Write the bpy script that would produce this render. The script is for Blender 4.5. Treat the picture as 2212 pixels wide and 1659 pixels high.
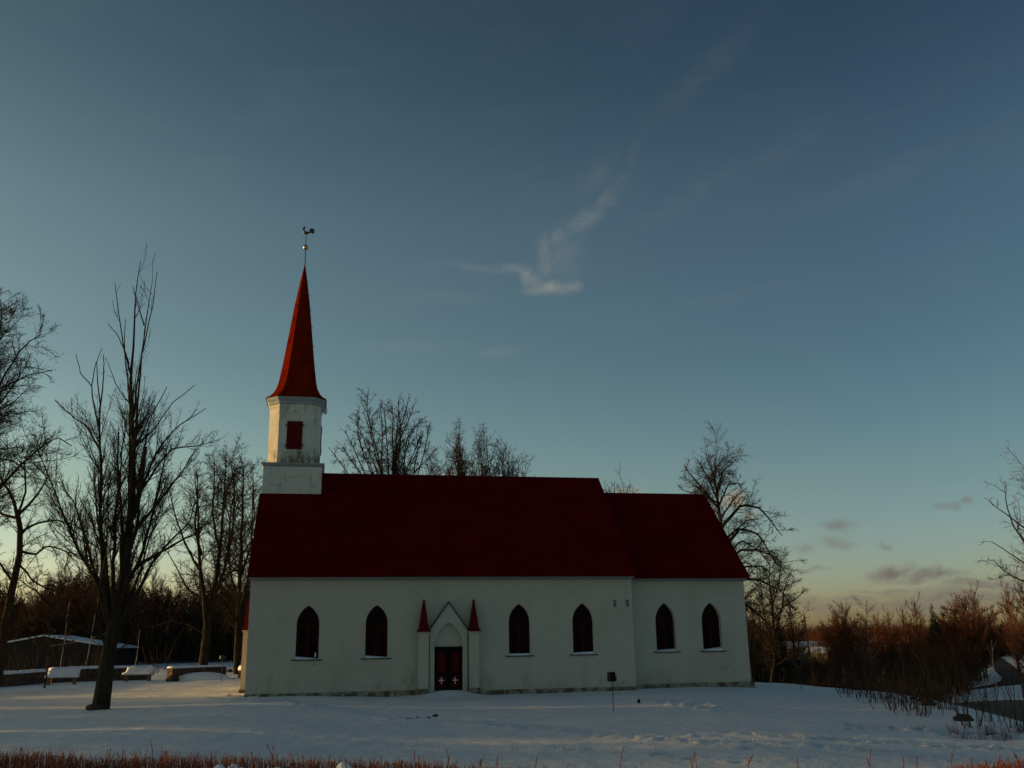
import bpy, math, random
import numpy as np
from mathutils import Matrix, Vector
from mathutils.geometry import tessellate_polygon

for o in list(bpy.data.objects):
    bpy.data.objects.remove(o)
scene = bpy.context.scene
COL = scene.collection
rng = np.random.default_rng(7)
random.seed(7)

# ------------------------------------------------------------------ camera
FPX, PITCH, ROLL, CAMH = 2048.55, 0.2651, 0.0158, 2.3744      # focal length for a 2212 px wide picture
PSI, AX, AY = 0.1962, -13.46, 49.0                             # the church: turn and south-west corner
_fw = np.array([0, math.cos(PITCH), math.sin(PITCH)]); _rt = np.array([1., 0, 0]); _up = np.array([0, -math.sin(PITCH), math.cos(PITCH)])
_c, _s = math.cos(ROLL), math.sin(ROLL)
_R = _c * _rt - _s * _up; _U = _s * _rt + _c * _up
cam_d = bpy.data.cameras.new('camera'); cam = bpy.data.objects.new('camera', cam_d); COL.objects.link(cam)
cam_d.sensor_fit = 'HORIZONTAL'; cam_d.sensor_width = 36; cam_d.lens = 36 * FPX / 2212
cam_d.clip_start = 0.1; cam_d.clip_end = 20000
M3 = Matrix(((_R[0], _U[0], -_fw[0]), (_R[1], _U[1], -_fw[1]), (_R[2], _U[2], -_fw[2])))
cam.matrix_world = Matrix.Translation((0, 0, CAMH)) @ M3.to_4x4()
scene.camera = cam

def ray(x, y):
    return _R * (x - 1106) / FPX - _U * (y - 829.5) / FPX + _fw
def atY(x, y, Y):
    d = ray(x, y); return np.array([0, 0, CAMH]) + Y / d[1] * d
def onground(x, y, z=0.):
    d = ray(x, y); return np.array([0, 0, CAMH]) + (z - CAMH) / d[2] * d

# ------------------------------------------------------------------ light and sky
SUN_EL, SUN_A = math.radians(4.2), math.radians(7)            # low in the west, left of the view and a little behind the church
SKY_STRENGTH = 0.10
S = Vector((-math.cos(SUN_A) * math.cos(SUN_EL), math.sin(SUN_A) * math.cos(SUN_EL), math.sin(SUN_EL)))
sl = bpy.data.lights.new('sun', 'SUN'); sun = bpy.data.objects.new('sun', sl); COL.objects.link(sun)
sl.energy = 4.2; sl.angle = math.radians(0.6); sl.color = (1, 0.62, 0.24)
sun.rotation_euler = S.to_track_quat('Z', 'Y').to_euler(); sun.location = (-60, 0, 40)
scene.view_settings.view_transform = 'Standard'; scene.view_settings.look = 'None'
scene.view_settings.exposure = 0.0; scene.view_settings.gamma = 1.0

world = bpy.data.worlds.new('World'); scene.world = world; world.use_nodes = True
wt = world.node_tree; wt.nodes.clear()
class NT:
    def __init__(s, t): s.t = t
    def n(s, typ, **kw):
        nd = s.t.nodes.new(typ)
        for k, v in kw.items(): setattr(nd, k, v)
        return nd
    def l(s, a, b): s.t.links.new(a, b)
    def math(s, op, a, b=None, clamp=False):
        nd = s.t.nodes.new('ShaderNodeMath'); nd.operation = op; nd.use_clamp = clamp
        for i, v in enumerate((a, b)):
            if v is None: continue
            if isinstance(v, (int, float)): nd.inputs[i].default_value = v
            else: s.l(v, nd.inputs[i])
        return nd.outputs[0]
    def vmath(s, op, a, b=None, out=0):
        nd = s.t.nodes.new('ShaderNodeVectorMath'); nd.operation = op
        for i, v in enumerate((a, b)):
            if v is None: continue
            if isinstance(v, tuple): nd.inputs[i].default_value = v
            else: s.l(v, nd.inputs[i])
        return nd.outputs[out]
    def mix(s, fac, a, b, mode='MIX'):
        nd = s.t.nodes.new('ShaderNodeMix'); nd.data_type = 'RGBA'; nd.blend_type = mode
        for k, v in ((0, fac), (6, a), (7, b)):
            if isinstance(v, (int, float)): nd.inputs[k].default_value = v
            elif isinstance(v, tuple): nd.inputs[k].default_value = v if len(v) == 4 else (*v, 1)
            else: s.l(v, nd.inputs[k])
        return nd.outputs[2]
    def ramp(s, fac, stops, interp='LINEAR'):
        nd = s.t.nodes.new('ShaderNodeValToRGB'); cr = nd.color_ramp; cr.interpolation = interp
        while len(cr.elements) < len(stops): cr.elements.new(0.5)
        for e, (p, c) in zip(cr.elements, stops):
            e.position = p; e.color = (c, c, c, 1) if isinstance(c, (int, float)) else (*c, 1)
        s.l(fac, nd.inputs[0]); return nd.outputs[0]
    def noise(s, vec, scale, detail=4, rough=.55, dist=0.):
        nd = s.t.nodes.new('ShaderNodeTexNoise')
        nd.inputs['Scale'].default_value = scale; nd.inputs['Detail'].default_value = detail
        nd.inputs['Roughness'].default_value = rough; nd.inputs['Distortion'].default_value = dist
        s.l(vec, nd.inputs['Vector']); return nd.outputs[0]
    def maprange(s, v, a, b, c=0., d=1., smooth=True):
        nd = s.t.nodes.new('ShaderNodeMapRange'); nd.interpolation_type = 'SMOOTHSTEP' if smooth else 'LINEAR'
        s.l(v, nd.inputs[0])
        for i, q in enumerate((a, b, c, d)): nd.inputs[i + 1].default_value = q
        return nd.outputs[0]
W = NT(wt)
sky = W.n('ShaderNodeTexSky'); sky.sky_type = 'NISHITA'; sky.sun_disc = False
sky.sun_elevation = SUN_EL; sky.sun_rotation = math.atan2(S.x, S.y)
sky.altitude = 50; sky.air_density = 1.0; sky.dust_density = 1.2; sky.ozone_density = 2.5
tc = W.n('ShaderNodeTexCoord'); sep = W.n('ShaderNodeSeparateXYZ'); W.l(tc.outputs['Generated'], sep.inputs[0])
az = W.math('ARCTAN2', sep.outputs[0], sep.outputs[1]); el = W.math('ARCSINE', sep.outputs[2])
cmb = W.n('ShaderNodeCombineXYZ'); W.l(az, cmb.inputs[0]); W.l(el, cmb.inputs[1]); AE = cmb.outputs[0]
def skyang(x, y):
    d = ray(x, y); d = d / np.linalg.norm(d); return math.atan2(d[0], d[1]), math.asin(d[2])
def warp(amount, scale, detail=5):
    nd = W.n('ShaderNodeTexNoise'); nd.inputs['Scale'].default_value = scale; nd.inputs['Detail'].default_value = detail
    W.l(AE, nd.inputs['Vector'])
    v = W.vmath('SUBTRACT', nd.outputs['Color'], (.5, .5, .5)); return W.vmath('ADD', AE, W.vmath('MULTIPLY', v, (amount, amount * .6, 0)))
AEc = warp(0.050, 34, 9)
def blobs(vec, lst, soft):
    tot = None
    for (x, y, w, h, a, *rot) in lst:
        A0, E0 = skyang(x, y)
        v = W.vmath('SUBTRACT', vec, (A0, E0, 0))
        if rot:
            vr = W.n('ShaderNodeVectorRotate'); vr.rotation_type = 'Z_AXIS'; W.l(v, vr.inputs['Vector']); vr.inputs['Angle'].default_value = -math.radians(rot[0]); v = vr.outputs[0]
        v = W.vmath('MULTIPLY', v, (FPX / w, FPX / h, 0))
        m = W.maprange(W.vmath('LENGTH', v, out=1), soft, 1.0, a, 0.)
        tot = m if tot is None else W.math('MAXIMUM', tot, m)
    return tot
low = blobs(AEc, [(x_, y_, w_ * 1.35, h_ * 1.5, a_ * 1.1) for x_, y_, w_, h_, a_ in [(1925, 1236, 42, 17, .85), (2012, 1244, 72, 12, .8), (1812, 1134, 45, 16, .5), (1808, 1168, 34, 10, .4), (1732, 1184, 36, 13, .35), (1740, 1234, 36, 6, .45),
                  (1785, 1311, 70, 16, .5), (1895, 1316, 60, 14, .5), (2030, 1290, 90, 18, .62), (2110, 1268, 62, 15, .7), (1985, 1312, 110, 18, .6), (2185, 1270, 60, 24, .6),
                  (2050, 1094, 30, 10, .35), (2098, 1084, 24, 12, .4), (1915, 1186, 14, 8, .4), (1880, 1276, 55, 5, .35), (1690, 1320, 50, 10, .3), (2140, 1300, 90, 18, .55), (1840, 1296, 60, 12, .5), (1950, 1280, 50, 10, .5), (2060, 1305, 120, 18, .55), (1750, 1300, 60, 14, .45), (2205, 1240, 40, 10, .4)]], .0)
glow = blobs(AEc, [(1582, 1072, 40, 34, .75), (1620, 1115, 36, 24, .3), (1350, 1063, 50, 12, .35), (960, 1030, 45, 10, .2)], .1)
AEw = warp(0.038, 22, 9)
wisp = blobs(AEw, [(1195, 620, 84, 26, .52, 3), (1148, 600, 76, 24, .40, -26), (1095, 584, 84, 17, .20, -6), (1015, 577, 120, 12, .10, 2), (1178, 560, 34, 76, .24, 6), (1206, 522, 30, 60, .22, -20), (1215, 545, 90, 84, .13, 20),
                   (1255, 478, 86, 34, .22, 28), (1305, 444, 70, 26, .15, 35), (1335, 405, 90, 30, .06, 52), (1368, 340, 100, 34, .04, 66), (1290, 380, 100, 50, .06, 48), (960, 640, 150, 22, .06, -4),
                   (880, 750, 200, 18, .07, 2), (1080, 760, 90, 20, .10, 4), (1500, 420, 260, 40, .035, 22), (1640, 350, 280, 46, .04, 18), (1520, 160, 260, 50, .04, 30), (1900, 380, 260, 40, .04, 14), (1600, 640, 280, 26, .035, 6)], .0)
low = W.math('MULTIPLY', low, W.maprange(W.noise(W.vmath('MULTIPLY', AEc, (1, 2.2, 1)), 55, 8, .65), .2, .6, .45, 1.15))
wn = W.maprange(W.noise(W.vmath('MULTIPLY', AEw, (1, 1.5, 1)), 46, 10, .7), .25, .66)
wisp = W.math('MULTIPLY', wisp, W.math('ADD', W.math('MULTIPLY', wn, 1.0), .12))
veil = W.math('MULTIPLY', W.maprange(W.noise(W.vmath('MULTIPLY', AE, (1, 3.2, 1)), 5.5, 6, .6, .8), .46, .78), .035)
skyc = sky.outputs[0]
# the clear evening air: the sky model's glow near the horizon and towards the sunset strengthened
TINT = W.ramp(W.maprange(el, 0, 1.0, 0, 1, False), [(0, (.84, .86, 1.15)), (.05, (.82, .82, .95)), (.145, (.70, .67, .60)), (.278, (.55, .54, .487)), (.43, (.52, .487, .44)), (.566, (.347, .36, .34)), (.665, (.30, .31, .30)), (1, (.26, .27, .27))])
skyc = W.mix(1.0, skyc, TINT, 'MULTIPLY')
skyc = W.vmath('SCALE', skyc); wt.nodes[-1].inputs['Scale'].default_value = 3.0
toward = W.maprange(W.math('COSINE', W.math('SUBTRACT', az, math.atan2(S.x, S.y))), -.25, .75, 0, 1, False)
skyc = W.mix(1.0, skyc, W.mix(toward, (1., 1., 1.), (1.58, 1.43, 1.13)), 'MULTIPLY')
SK = 1 / SKY_STRENGTH
def sk(r, g, b): return (r * SK, g * SK, b * SK)
skyc = W.mix(veil, skyc, sk(.26, .29, .27))
skyc = W.mix(wisp, skyc, sk(.36, .34, .28))
skyc = W.mix(low, skyc, sk(.165, .145, .128))
skyc = W.mix(glow, skyc, sk(.42, .30, .20))
bg = W.n('ShaderNodeBackground'); W.l(skyc, bg.inputs[0]); bg.inputs[1].default_value = SKY_STRENGTH
wo = W.n('ShaderNodeOutputWorld'); W.l(bg.outputs[0], wo.inputs[0])

# ------------------------------------------------------------------ materials
MATS = {}
def mat(name, col, rough=.7, vary=.15, scale=3., bump=0., bscale=20., metal=0., spec=.3, fn=None):
    m = bpy.data.materials.new(name); m.use_nodes = True; t = NT(m.node_tree)
    b = m.node_tree.nodes['Principled BSDF']; tc = t.n('ShaderNodeTexCoord'); ob = tc.outputs['Object']
    n = t.noise(ob, scale, 5, .6)
    a = tuple(c * (1 - vary) for c in col); d = tuple(min(1, c * (1 + vary)) for c in col)
    c = t.ramp(n, [(.3, a), (.7, d)])
    h = t.noise(ob, bscale, 4, .6)
    if fn:
        r = fn(t, ob, c, h)
        c, h = r[0], r[1]
    t.l(c, b.inputs['Base Color']); b.inputs['Roughness'].default_value = rough; b.inputs['Metallic'].default_value = metal
    b.inputs['Specular IOR Level'].default_value = spec
    if bump:
        bn = t.n('ShaderNodeBump'); bn.inputs['Strength'].default_value = 1; bn.inputs['Distance'].default_value = bump
        t.l(h, bn.inputs['Height']); t.l(bn.outputs[0], b.inputs['Normal'])
    MATS[name] = m; return m

def f_plaster(t, ob, c, h):
    s = t.n('ShaderNodeSeparateXYZ'); t.l(ob, s.inputs[0])
    big = t.noise(ob, .35, 6, .65)
    c = t.mix(t.maprange(big, .45, .75), c, (.45, .41, .33), 'MIX')
    st = t.noise(t.vmath('MULTIPLY', ob, (1, 1, .25)), 1.3, 7, .7)
    low = t.maprange(s.outputs[2], .0, 1.3, 1., 0.)
    d = t.math('MULTIPLY', t.maprange(st, .50, .72), t.math('ADD', t.math('MULTIPLY', low, .55), .07))
    c = t.mix(d, c, (.26, .22, .15))
    for (x, z, w_, h_, a) in ((3.35, 1.50, .75, .22, .55), (7.85, .62, .22, .28, .6), (8.25, .55, .5, .8, .45), (12.2, .35, .7, .5, .4), (19.3, .1, .9, .3, .5), (21.0, .35, .8, .4, .35), (25.7, .75, 1.0, .5, .35), (6.4, .25, 1.3, .3, .3), (2.2, .6, .5, .5, .2), (15.5, .15, 1.6, .25, .35)):
        v = t.vmath('MULTIPLY', t.vmath('SUBTRACT', ob, (x, 0, z)), (1 / w_, .0, 1 / h_)); m_ = t.maprange(t.vmath('LENGTH', v, out=1), .1, 1., a, 0.)
        c = t.mix(t.math('MULTIPLY', m_, t.maprange(t.noise(ob, 4.5, 7, .7), .38, .62)), c, (.20, .16, .10))
    sp = t.maprange(t.noise(ob, 5, 5, .7), .64, .74, 0, .45)
    c = t.mix(sp, c, (.33, .30, .235))
    hh = t.math('ADD', h, t.math('MULTIPLY', t.noise(ob, 2.0, 3), 3.))
    return c, hh
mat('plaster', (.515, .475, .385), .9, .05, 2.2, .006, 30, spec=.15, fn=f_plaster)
def f_tower(t, ob, c, h):
    s = t.n('ShaderNodeSeparateXYZ'); t.l(ob, s.inputs[0])
    st = t.noise(t.vmath('MULTIPLY', ob, (1, 1, .4)), 1.7, 8, .72)
    base = t.maprange(s.outputs[2], 12.45, 13.7, 1., 0.)
    base = t.math('MULTIPLY', base, t.maprange(s.outputs[2], 12.40, 12.46, 0., 1.))
    d = t.math('ADD', t.math('MULTIPLY', t.maprange(st, .42, .60), base), t.maprange(st, .51, .72, 0, .62), True)
    c = t.mix(t.math('MULTIPLY', d, .85), c, (.105, .082, .045))
    sp = t.maprange(t.noise(ob, 4, 6, .75), .56, .72, 0, .6)
    c = t.mix(sp, c, (.25, .25, .19))
    return c, t.math('ADD', h, t.math('MULTIPLY', t.noise(ob, 2.0, 3), 3.))
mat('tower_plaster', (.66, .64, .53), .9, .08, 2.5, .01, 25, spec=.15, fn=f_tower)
mat('cornice', (.30, .34, .33), .8, .15, 3, .004, 20)
def f_plinth(t, ob, c, h):
    k = t.noise(ob, 1.6, 8, .72); return t.mix(t.maprange(k, .44, .58), c, (.10, .078, .05)), k
mat('plinth', (.34, .29, .225), .95, .3, 2.2, .03, 7, fn=f_plinth)
def f_roof(t, ob, c, h):
    s = t.n('ShaderNodeSeparateXYZ'); t.l(ob, s.inputs[0])
    w1 = t.math('SINE', t.math('MULTIPLY', s.outputs[0], 2 * math.pi / .22))
    fr = t.math('FRACT', t.math('MULTIPLY', s.outputs[2], 1 / .26))
    hh = t.math('ADD', t.math('MULTIPLY', w1, .5), t.math('MULTIPLY', fr, -.9))
    pn = t.noise(t.vmath('MULTIPLY', ob, (.5, .2, .9)), 1.1, 5, .6)
    c = t.mix(t.maprange(pn, .35, .7, 0, .55), c, (.068, .0020, .0035))
    c = t.mix(t.maprange(fr, .86, 1., 0, .6), c, (.03, .001, .001))
    return c, hh
mat('roof_sheet', (.125, .0012, .0024), .65, .12, 1.2, .020, spec=.02, fn=f_roof)
mat('spire_sheet', (.30, .016, .007), .6, .22, 2.0, .01, 3., spec=.1)
def f_spire(t, ob, c, h):
    return t.mix(t.maprange(t.noise(ob, 2.4, 6, .7), .48, .62, 0, .75), c, (.08, .007, .001)), h
mat('spire_sheet', (.165, .0125, .0010), .7, .22, 1.4, .012, 3., spec=.0, fn=f_spire)
mat('red_paint', (.10, .003, .004), .6, .2, 3, .003, 20, spec=.1)
mat('door_red', (.075, .001, .002), .55, .3, 3, .003, 20, spec=.1)
mat('door_dark', (.008, .006, .006), .7, .2, 3, spec=.05)
mat('frame_brown', (.040, .0018, .0018), .6, .2, 5, spec=.1)
mat('white_paint', (.7, .7, .68), .6, .05)
mat('dark_metal', (.006, .006, .008), .6, .2, 5, spec=.1)
mat('grey_metal', (.035, .04, .04), .5, .2, 5, metal=.3)
mat('vent_grey', (.12, .19, .18), .5, .1)
mat('brass', (.55, .42, .20), .28, .15, 4, metal=1.)
mat('rooster_metal', (.10, .09, .06), .4, .3, 8, metal=.8)
mat('snow_cap', (.80, .82, .85), .7, .03, 3, .02, 6)
g = bpy.data.materials.new('window_glass'); g.use_nodes = True; MATS['glass'] = g
b = g.node_tree.nodes['Principled BSDF']; b.inputs['Base Color'].default_value = (.004, .004, .005, 1); b.inputs['Roughness'].default_value = .08; b.inputs['IOR'].default_value = 1.12
tg = NT(g.node_tree); bn = tg.n('ShaderNodeBump'); bn.inputs['Distance'].default_value = .01; tcg = tg.n('ShaderNodeTexCoord')
tg.l(tg.noise(tcg.outputs['Object'], 2.2, 3), bn.inputs['Height']); tg.l(bn.outputs[0], b.inputs['Normal'])

def f_bark(t, ob, c, h):
    v = t.noise(t.vmath('MULTIPLY', ob, (1, 1, .18)), 9, 6, .7)
    return t.mix(t.maprange(v, .35, .65, 0, .8), c, (.018, .013, .009)), v
mat('bark', (.052, .038, .026), .95, .3, 2, .03, 9, spec=.05, fn=f_bark)
mat('twig', (.050, .034, .023), .9, .25, 1.5, spec=.05)
mat('twig_red', (.130, .050, .028), .9, .3, .12, spec=.05)
mat('twig_brown', (.070, .034, .020), .9, .35, .12, spec=.05)
mat('bark_birch', (.40, .34, .26), .8, .35, 3, .004, 9, spec=.1)
mat('bark_thin', (.12, .075, .045), .9, .4, .5, spec=.05)
mat('needles', (.022, .034, .018), .9, .3, .8, spec=.05)
mat('hedge_twig', (.15, .050, .026), .75, .4, 6, spec=.15)
mat('stone', (.035, .030, .027), .95, .4, 3, .05, 6)
def f_stonewall(t, ob, c, h):
    vo = t.n('ShaderNodeTexVoronoi'); vo.inputs['Scale'].default_value = 2.6; t.l(ob, vo.inputs['Vector'])
    c = t.mix(.65, c, vo.outputs['Color'], 'MULTIPLY')
    vd = t.n('ShaderNodeTexVoronoi'); vd.feature = 'DISTANCE_TO_EDGE'; vd.inputs['Scale'].default_value = 2.6; t.l(ob, vd.inputs['Vector'])
    e = t.maprange(vd.outputs[0], 0., .09)
    return t.mix(e, (.05, .045, .04), t.mix(.5, c, (.10, .065, .04))), e
mat('stone_wall', (.16, .10, .065), .95, .3, 2, .06, 6, fn=f_stonewall)
mat('bench_wood', (.20, .12, .06), .8, .3, 4, .003, 20)
mat('house_wall', (.035, .030, .026), .9, .15, 1, spec=.1)
mat('house_cream', (.55, .42, .24), .9, .15, .5, spec=.1)
mat('asphalt', (.011, .012, .014), .9, .2, .4, spec=.12)
mat('pole_wood', (.10, .065, .045), .9, .2, 2)

def f_snow(t, ob, c, h):
    s = t.n('ShaderNodeSeparateXYZ'); t.l(ob, s.inputs[0])
    a = t.noise(ob, .35, 5, .55); b_ = t.noise(ob, 2.4, 4, .6); c_ = t.noise(ob, 14, 4, .6)
    st = t.noise(t.vmath('MULTIPLY', ob, (.25, 1.2, 1)), 1.1, 5, .6)
    hh = t.math('ADD', t.math('MULTIPLY', a, 1.2), t.math('ADD', t.math('MULTIPLY', b_, .30), t.math('ADD', t.math('MULTIPLY', c_, .10), t.math('MULTIPLY', st, .5))))
    dry = t.maprange(t.noise(ob, 7, 6, .75), .73, .80, 0, .35)
    return t.mix(dry, c, (.30, .27, .22)), hh
mat('snow', (.77, .78, .755), .75, .02, .5, .16, 4, spec=.25, fn=f_snow)
def f_ice(t, ob, c, h):
    st = t.noise(t.vmath('MULTIPLY', ob, (.3, 1.5, 1)), .5, 6, .65)
    return t.mix(t.maprange(st, .45, .7, 0, .6), c, (.19, .155, .10)), h
mat('pond_ice', (.115, .092, .058), .85, .2, .3, .01, 2, spec=.1, fn=f_ice)

# ------------------------------------------------------------------ mesh helpers
def link(name, data, m=None, parent=None, smooth=False):
    o = bpy.data.objects.new(name, data); COL.objects.link(o)
    if m: data.materials.append(MATS[m])
    if parent is not None: o.parent = parent
    if smooth and len(data.polygons):
        data.polygons.foreach_set('use_smooth', [True] * len(data.polygons))
    return o
def tag(o, label=None, cat=None, group=None, kind=None):
    if label: o['label'] = label
    if cat: o['category'] = cat
    if group: o['group'] = group
    if kind: o['kind'] = kind
    return o
def empty(name, loc=(0, 0, 0), rz=0.):
    o = bpy.data.objects.new(name, None); COL.objects.link(o); o.location = loc; o.rotation_euler = (0, 0, rz)
    o.empty_display_size = .2
    return o

class MB:
    def __init__(s): s.v = []; s.f = []
    def add(s, v, f):
        n = len(s.v); s.v += [tuple(map(float, p)) for p in v]; s.f += [tuple(n + i for i in q) for q in f]; return s
    def box(s, x0, x1, y0, y1, z0, z1):
        return s.add([(x0, y0, z0), (x1, y0, z0), (x1, y1, z0), (x0, y1, z0), (x0, y0, z1), (x1, y0, z1), (x1, y1, z1), (x0, y1, z1)],
                     [(0, 3, 2, 1), (4, 5, 6, 7), (0, 1, 5, 4), (1, 2, 6, 5), (2, 3, 7, 6), (3, 0, 4, 7)])
    def hexa(s, b, t):          # bottom and top quads
        return s.add(list(b) + list(t), [(0, 3, 2, 1), (4, 5, 6, 7), (0, 1, 5, 4), (1, 2, 6, 5), (2, 3, 7, 6), (3, 0, 4, 7)])
    def prism(s, poly, y0, y1):  # polygon in x,z pushed along y
        n = len(poly)
        v = [(p[0], y0, p[1]) for p in poly] + [(p[0], y1, p[1]) for p in poly]
        return s.add(v, [tuple(range(n)), tuple(range(2 * n - 1, n - 1, -1))] + [(i, n + i, n + (i + 1) % n, (i + 1) % n) for i in range(n)])
    def prismx(s, poly, x0, x1):  # polygon in y,z pushed along x
        n = len(poly)
        v = [(x0, p[0], p[1]) for p in poly] + [(x1, p[0], p[1]) for p in poly]
        return s.add(v, [tuple(range(n)), tuple(range(2 * n - 1, n - 1, -1))] + [(i, n + i, n + (i + 1) % n, (i + 1) % n) for i in range(n)])
    def panel(s, outer, holes, y, back):     # flat wall in x,z at depth y, each hole with a reveal running to y+back
        loops = [outer] + holes
        tri = tessellate_polygon([[Vector((p[0], 0, p[1])) for p in l] for l in loops])
        flat = [p for l in loops for p in l]
        s.add([(p[0], y, p[1]) for p in flat], [tuple(t) for t in tri])
        for h in holes:
            n = len(h)
            s.add([(p[0], y, p[1]) for p in h] + [(p[0], y + back, p[1]) for p in h], [(i, (i + 1) % n, n + (i + 1) % n, n + i) for i in range(n)])
        return s
    def rings(s, rings, cap=True):
        n = len(rings[0]); v = [p for r in rings for p in r]; f = []
        for k in range(len(rings) - 1):
            for i in range(n):
                j = (i + 1) % n; f.append((k * n + i, k * n + j, (k + 1) * n + j, (k + 1) * n + i))
        if cap: f += [tuple(range(n - 1, -1, -1)), tuple(range((len(rings) - 1) * n, len(rings) * n))]
        return s.add(v, f)
    def tube(s, pts, r, n=8):
        pts = [np.array(p, float) for p in pts]; rs = r if isinstance(r, (list, tuple)) else [r] * len(pts); R = []
        for k, p in enumerate(pts):
            t = pts[min(k + 1, len(pts) - 1)] - pts[max(k - 1, 0)]; t = t / (np.linalg.norm(t) + 1e-9)
            a = np.cross(t, (0, 1, 0) if abs(t[1]) < .8 else (1, 0, 0)); a /= np.linalg.norm(a); b = np.cross(t, a)
            R.append([p + rs[k] * (math.cos(q) * a + math.sin(q) * b) for q in [2 * math.pi * i / n for i in range(n)]])
        return s.rings(R)
    def ball(s, c, r, n=12, sq=(1, 1, 1)):
        R = []
        for k in range(1, n):
            th = math.pi * k / n
            R.append([(c[0] + sq[0] * r * math.sin(th) * math.cos(2 * math.pi * i / n), c[1] + sq[1] * r * math.sin(th) * math.sin(2 * math.pi * i / n), c[2] - sq[2] * r * math.cos(th)) for i in range(n)])
        return s.rings(R)
    def build(s, name, m, parent=None, smooth=False):
        me = bpy.data.meshes.new(name); me.from_pydata(s.v, [], s.f); me.update()
        return link(name, me, m, parent, smooth)

def fast_mesh(name, V, Q):
    me = bpy.data.meshes.new(name); nv = len(V); nq = len(Q)
    me.vertices.add(nv); me.vertices.foreach_set('co', np.ascontiguousarray(V, np.float32).ravel())
    me.loops.add(nq * 4); me.loops.foreach_set('vertex_index', np.ascontiguousarray(Q, np.int32).ravel())
    me.polygons.add(nq); me.polygons.foreach_set('loop_start', np.arange(0, nq * 4, 4, dtype=np.int32))
    try: me.polygons.foreach_set('loop_total', np.full(nq, 4, np.int32))
    except Exception: pass
    me.update(calc_edges=True); return me

def sstep(x, a, b):
    t = np.clip((np.asarray(x, float) - a) / (b - a), 0, 1); return t * t * (3 - 2 * t)

# ------------------------------------------------------------------ ground: one snow sheet
def vnoise(x, y, sc, seed):
    x = np.asarray(x, float) / sc; y = np.asarray(y, float) / sc
    xi = np.floor(x).astype(np.int64); yi = np.floor(y).astype(np.int64); fx = x - xi; fy = y - yi
    fx = fx * fx * (3 - 2 * fx); fy = fy * fy * (3 - 2 * fy)
    def h(a, b):
        q = (a * 374761393 + b * 668265263 + seed * 982451653) & 0xffffffff
        q = ((q ^ (q >> 13)) * 1274126177) & 0xffffffff; return ((q ^ (q >> 16)) & 0xffff) / 65535. - .5
    return (h(xi, yi) * (1 - fx) + h(xi + 1, yi) * fx) * (1 - fy) + (h(xi, yi + 1) * (1 - fx) + h(xi + 1, yi + 1) * fx) * fy
VALLEY = -5.0
def ground_z(x, y):
    x = np.asarray(x, float); y = np.asarray(y, float)
    z = -.27 * sstep(x, -12, -2)
    z = z + 1.05 * (1 - sstep(y, 7, 21))                             # the bank the camera stands on
    z = z + .5 * sstep(y, 95, 140) * (1 - sstep(x, -10, 5))           # field rising towards the wood
    xe = 14.6 + .17 * (np.clip(y, 22, 68) - 30) - .25 * np.clip(y - 68, 0, 60)
    z = z - (.2 + .5 * sstep(y, 50, 68)) * sstep(x - xe, -9, 0)
    z = z + (VALLEY + .47 + .5 * sstep(y, 50, 68)) * sstep(x - xe, 0, 16) 
    land = 1 - sstep(x - xe, 10, 22)
    z = z + land * (.22 * vnoise(x, y, 9, 1) + .07 * vnoise(x * .5, y, 3.1, 2) + .03 * vnoise(x * .5, y, 1.1, 3))
    far = sstep(np.hypot(x, y), 380, 900)
    z = z + far * 2.0 * (vnoise(x, y, 300, 9) + .3)
    # the drift heaped at the south door
    cx, cy = AX + 10.1 * math.cos(PSI) + .9 * math.sin(PSI), AY + 10.1 * math.sin(PSI) - .9 * math.cos(PSI)
    z = z + .34 * np.exp(-(((x - cx) / 1.5) ** 2 + ((y - cy) / .9) ** 2))
    return z
def gz(x, y): return float(ground_z(x, y))

TRACKS = []      # polylines of footprints given on the picture, laid on the snow
for line, w in (([(455, 1507), (560, 1514), (640, 1520), (760, 1540), (880, 1553), (1000, 1562), (1140, 1570), (1260, 1580), (1370, 1593), (1500, 1602), (1650, 1618)], 1),
                ([(1310, 1590), (1420, 1588), (1530, 1592), (1560, 1598)], 1), ([(1560, 1582), (1700, 1594), (1900, 1603), (2060, 1612), (2200, 1622)], 1),
                ([(1620, 1600), (1760, 1612), (1900, 1626), (2030, 1637), (2180, 1650)], 1), ([(1240, 1618), (1400, 1630), (1560, 1642), (1700, 1652)], .7),
                ([(1840, 1566), (1900, 1574), (1990, 1580), (2100, 1586), (2212, 1594)], 1.6), ([(1830, 1574), (1920, 1578), (2040, 1580), (2120, 1588), (2212, 1600)], 1.4),
                ([(470, 1500), (520, 1506), (590, 1512), (640, 1518)], 1.4), ([(70, 1498), (140, 1490), (210, 1492)], .8), ([(0, 1510), (60, 1503)], .8),
                ([(1376, 1512), (1450, 1520), (1500, 1528), (1560, 1538)], 1.6), ([(1400, 1510), (1490, 1516), (1560, 1530)], 1.5), ([(780, 1497), (860, 1503), (905, 1508)], .8)):
    P = []
    for (x, y) in line:
        z = 0.
        for _ in range(8):
            q = onground(x, y, z); z = .5 * z + .5 * gz(q[0], q[1])
        P.append(q[:2])
    TRACKS.append((np.array(P), w))
FEET = []
for P, w in TRACKS:
    seg = np.linalg.norm(np.diff(P, axis=0), axis=1); tot = seg.sum(); cum = np.concatenate([[0], np.cumsum(seg)])
    for i, s_ in enumerate(np.arange(0, tot, .42 / w)):
        q = np.array([np.interp(s_, cum, P[:, 0]), np.interp(s_, cum, P[:, 1])]) + rng.normal(0, .10 * w * w, 2)
        FEET.append((q[0], q[1] + (.16 if i % 2 else -.16), rng.uniform(.10, .19), rng.uniform(.05, .13) * min(w, 1.2)))

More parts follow.
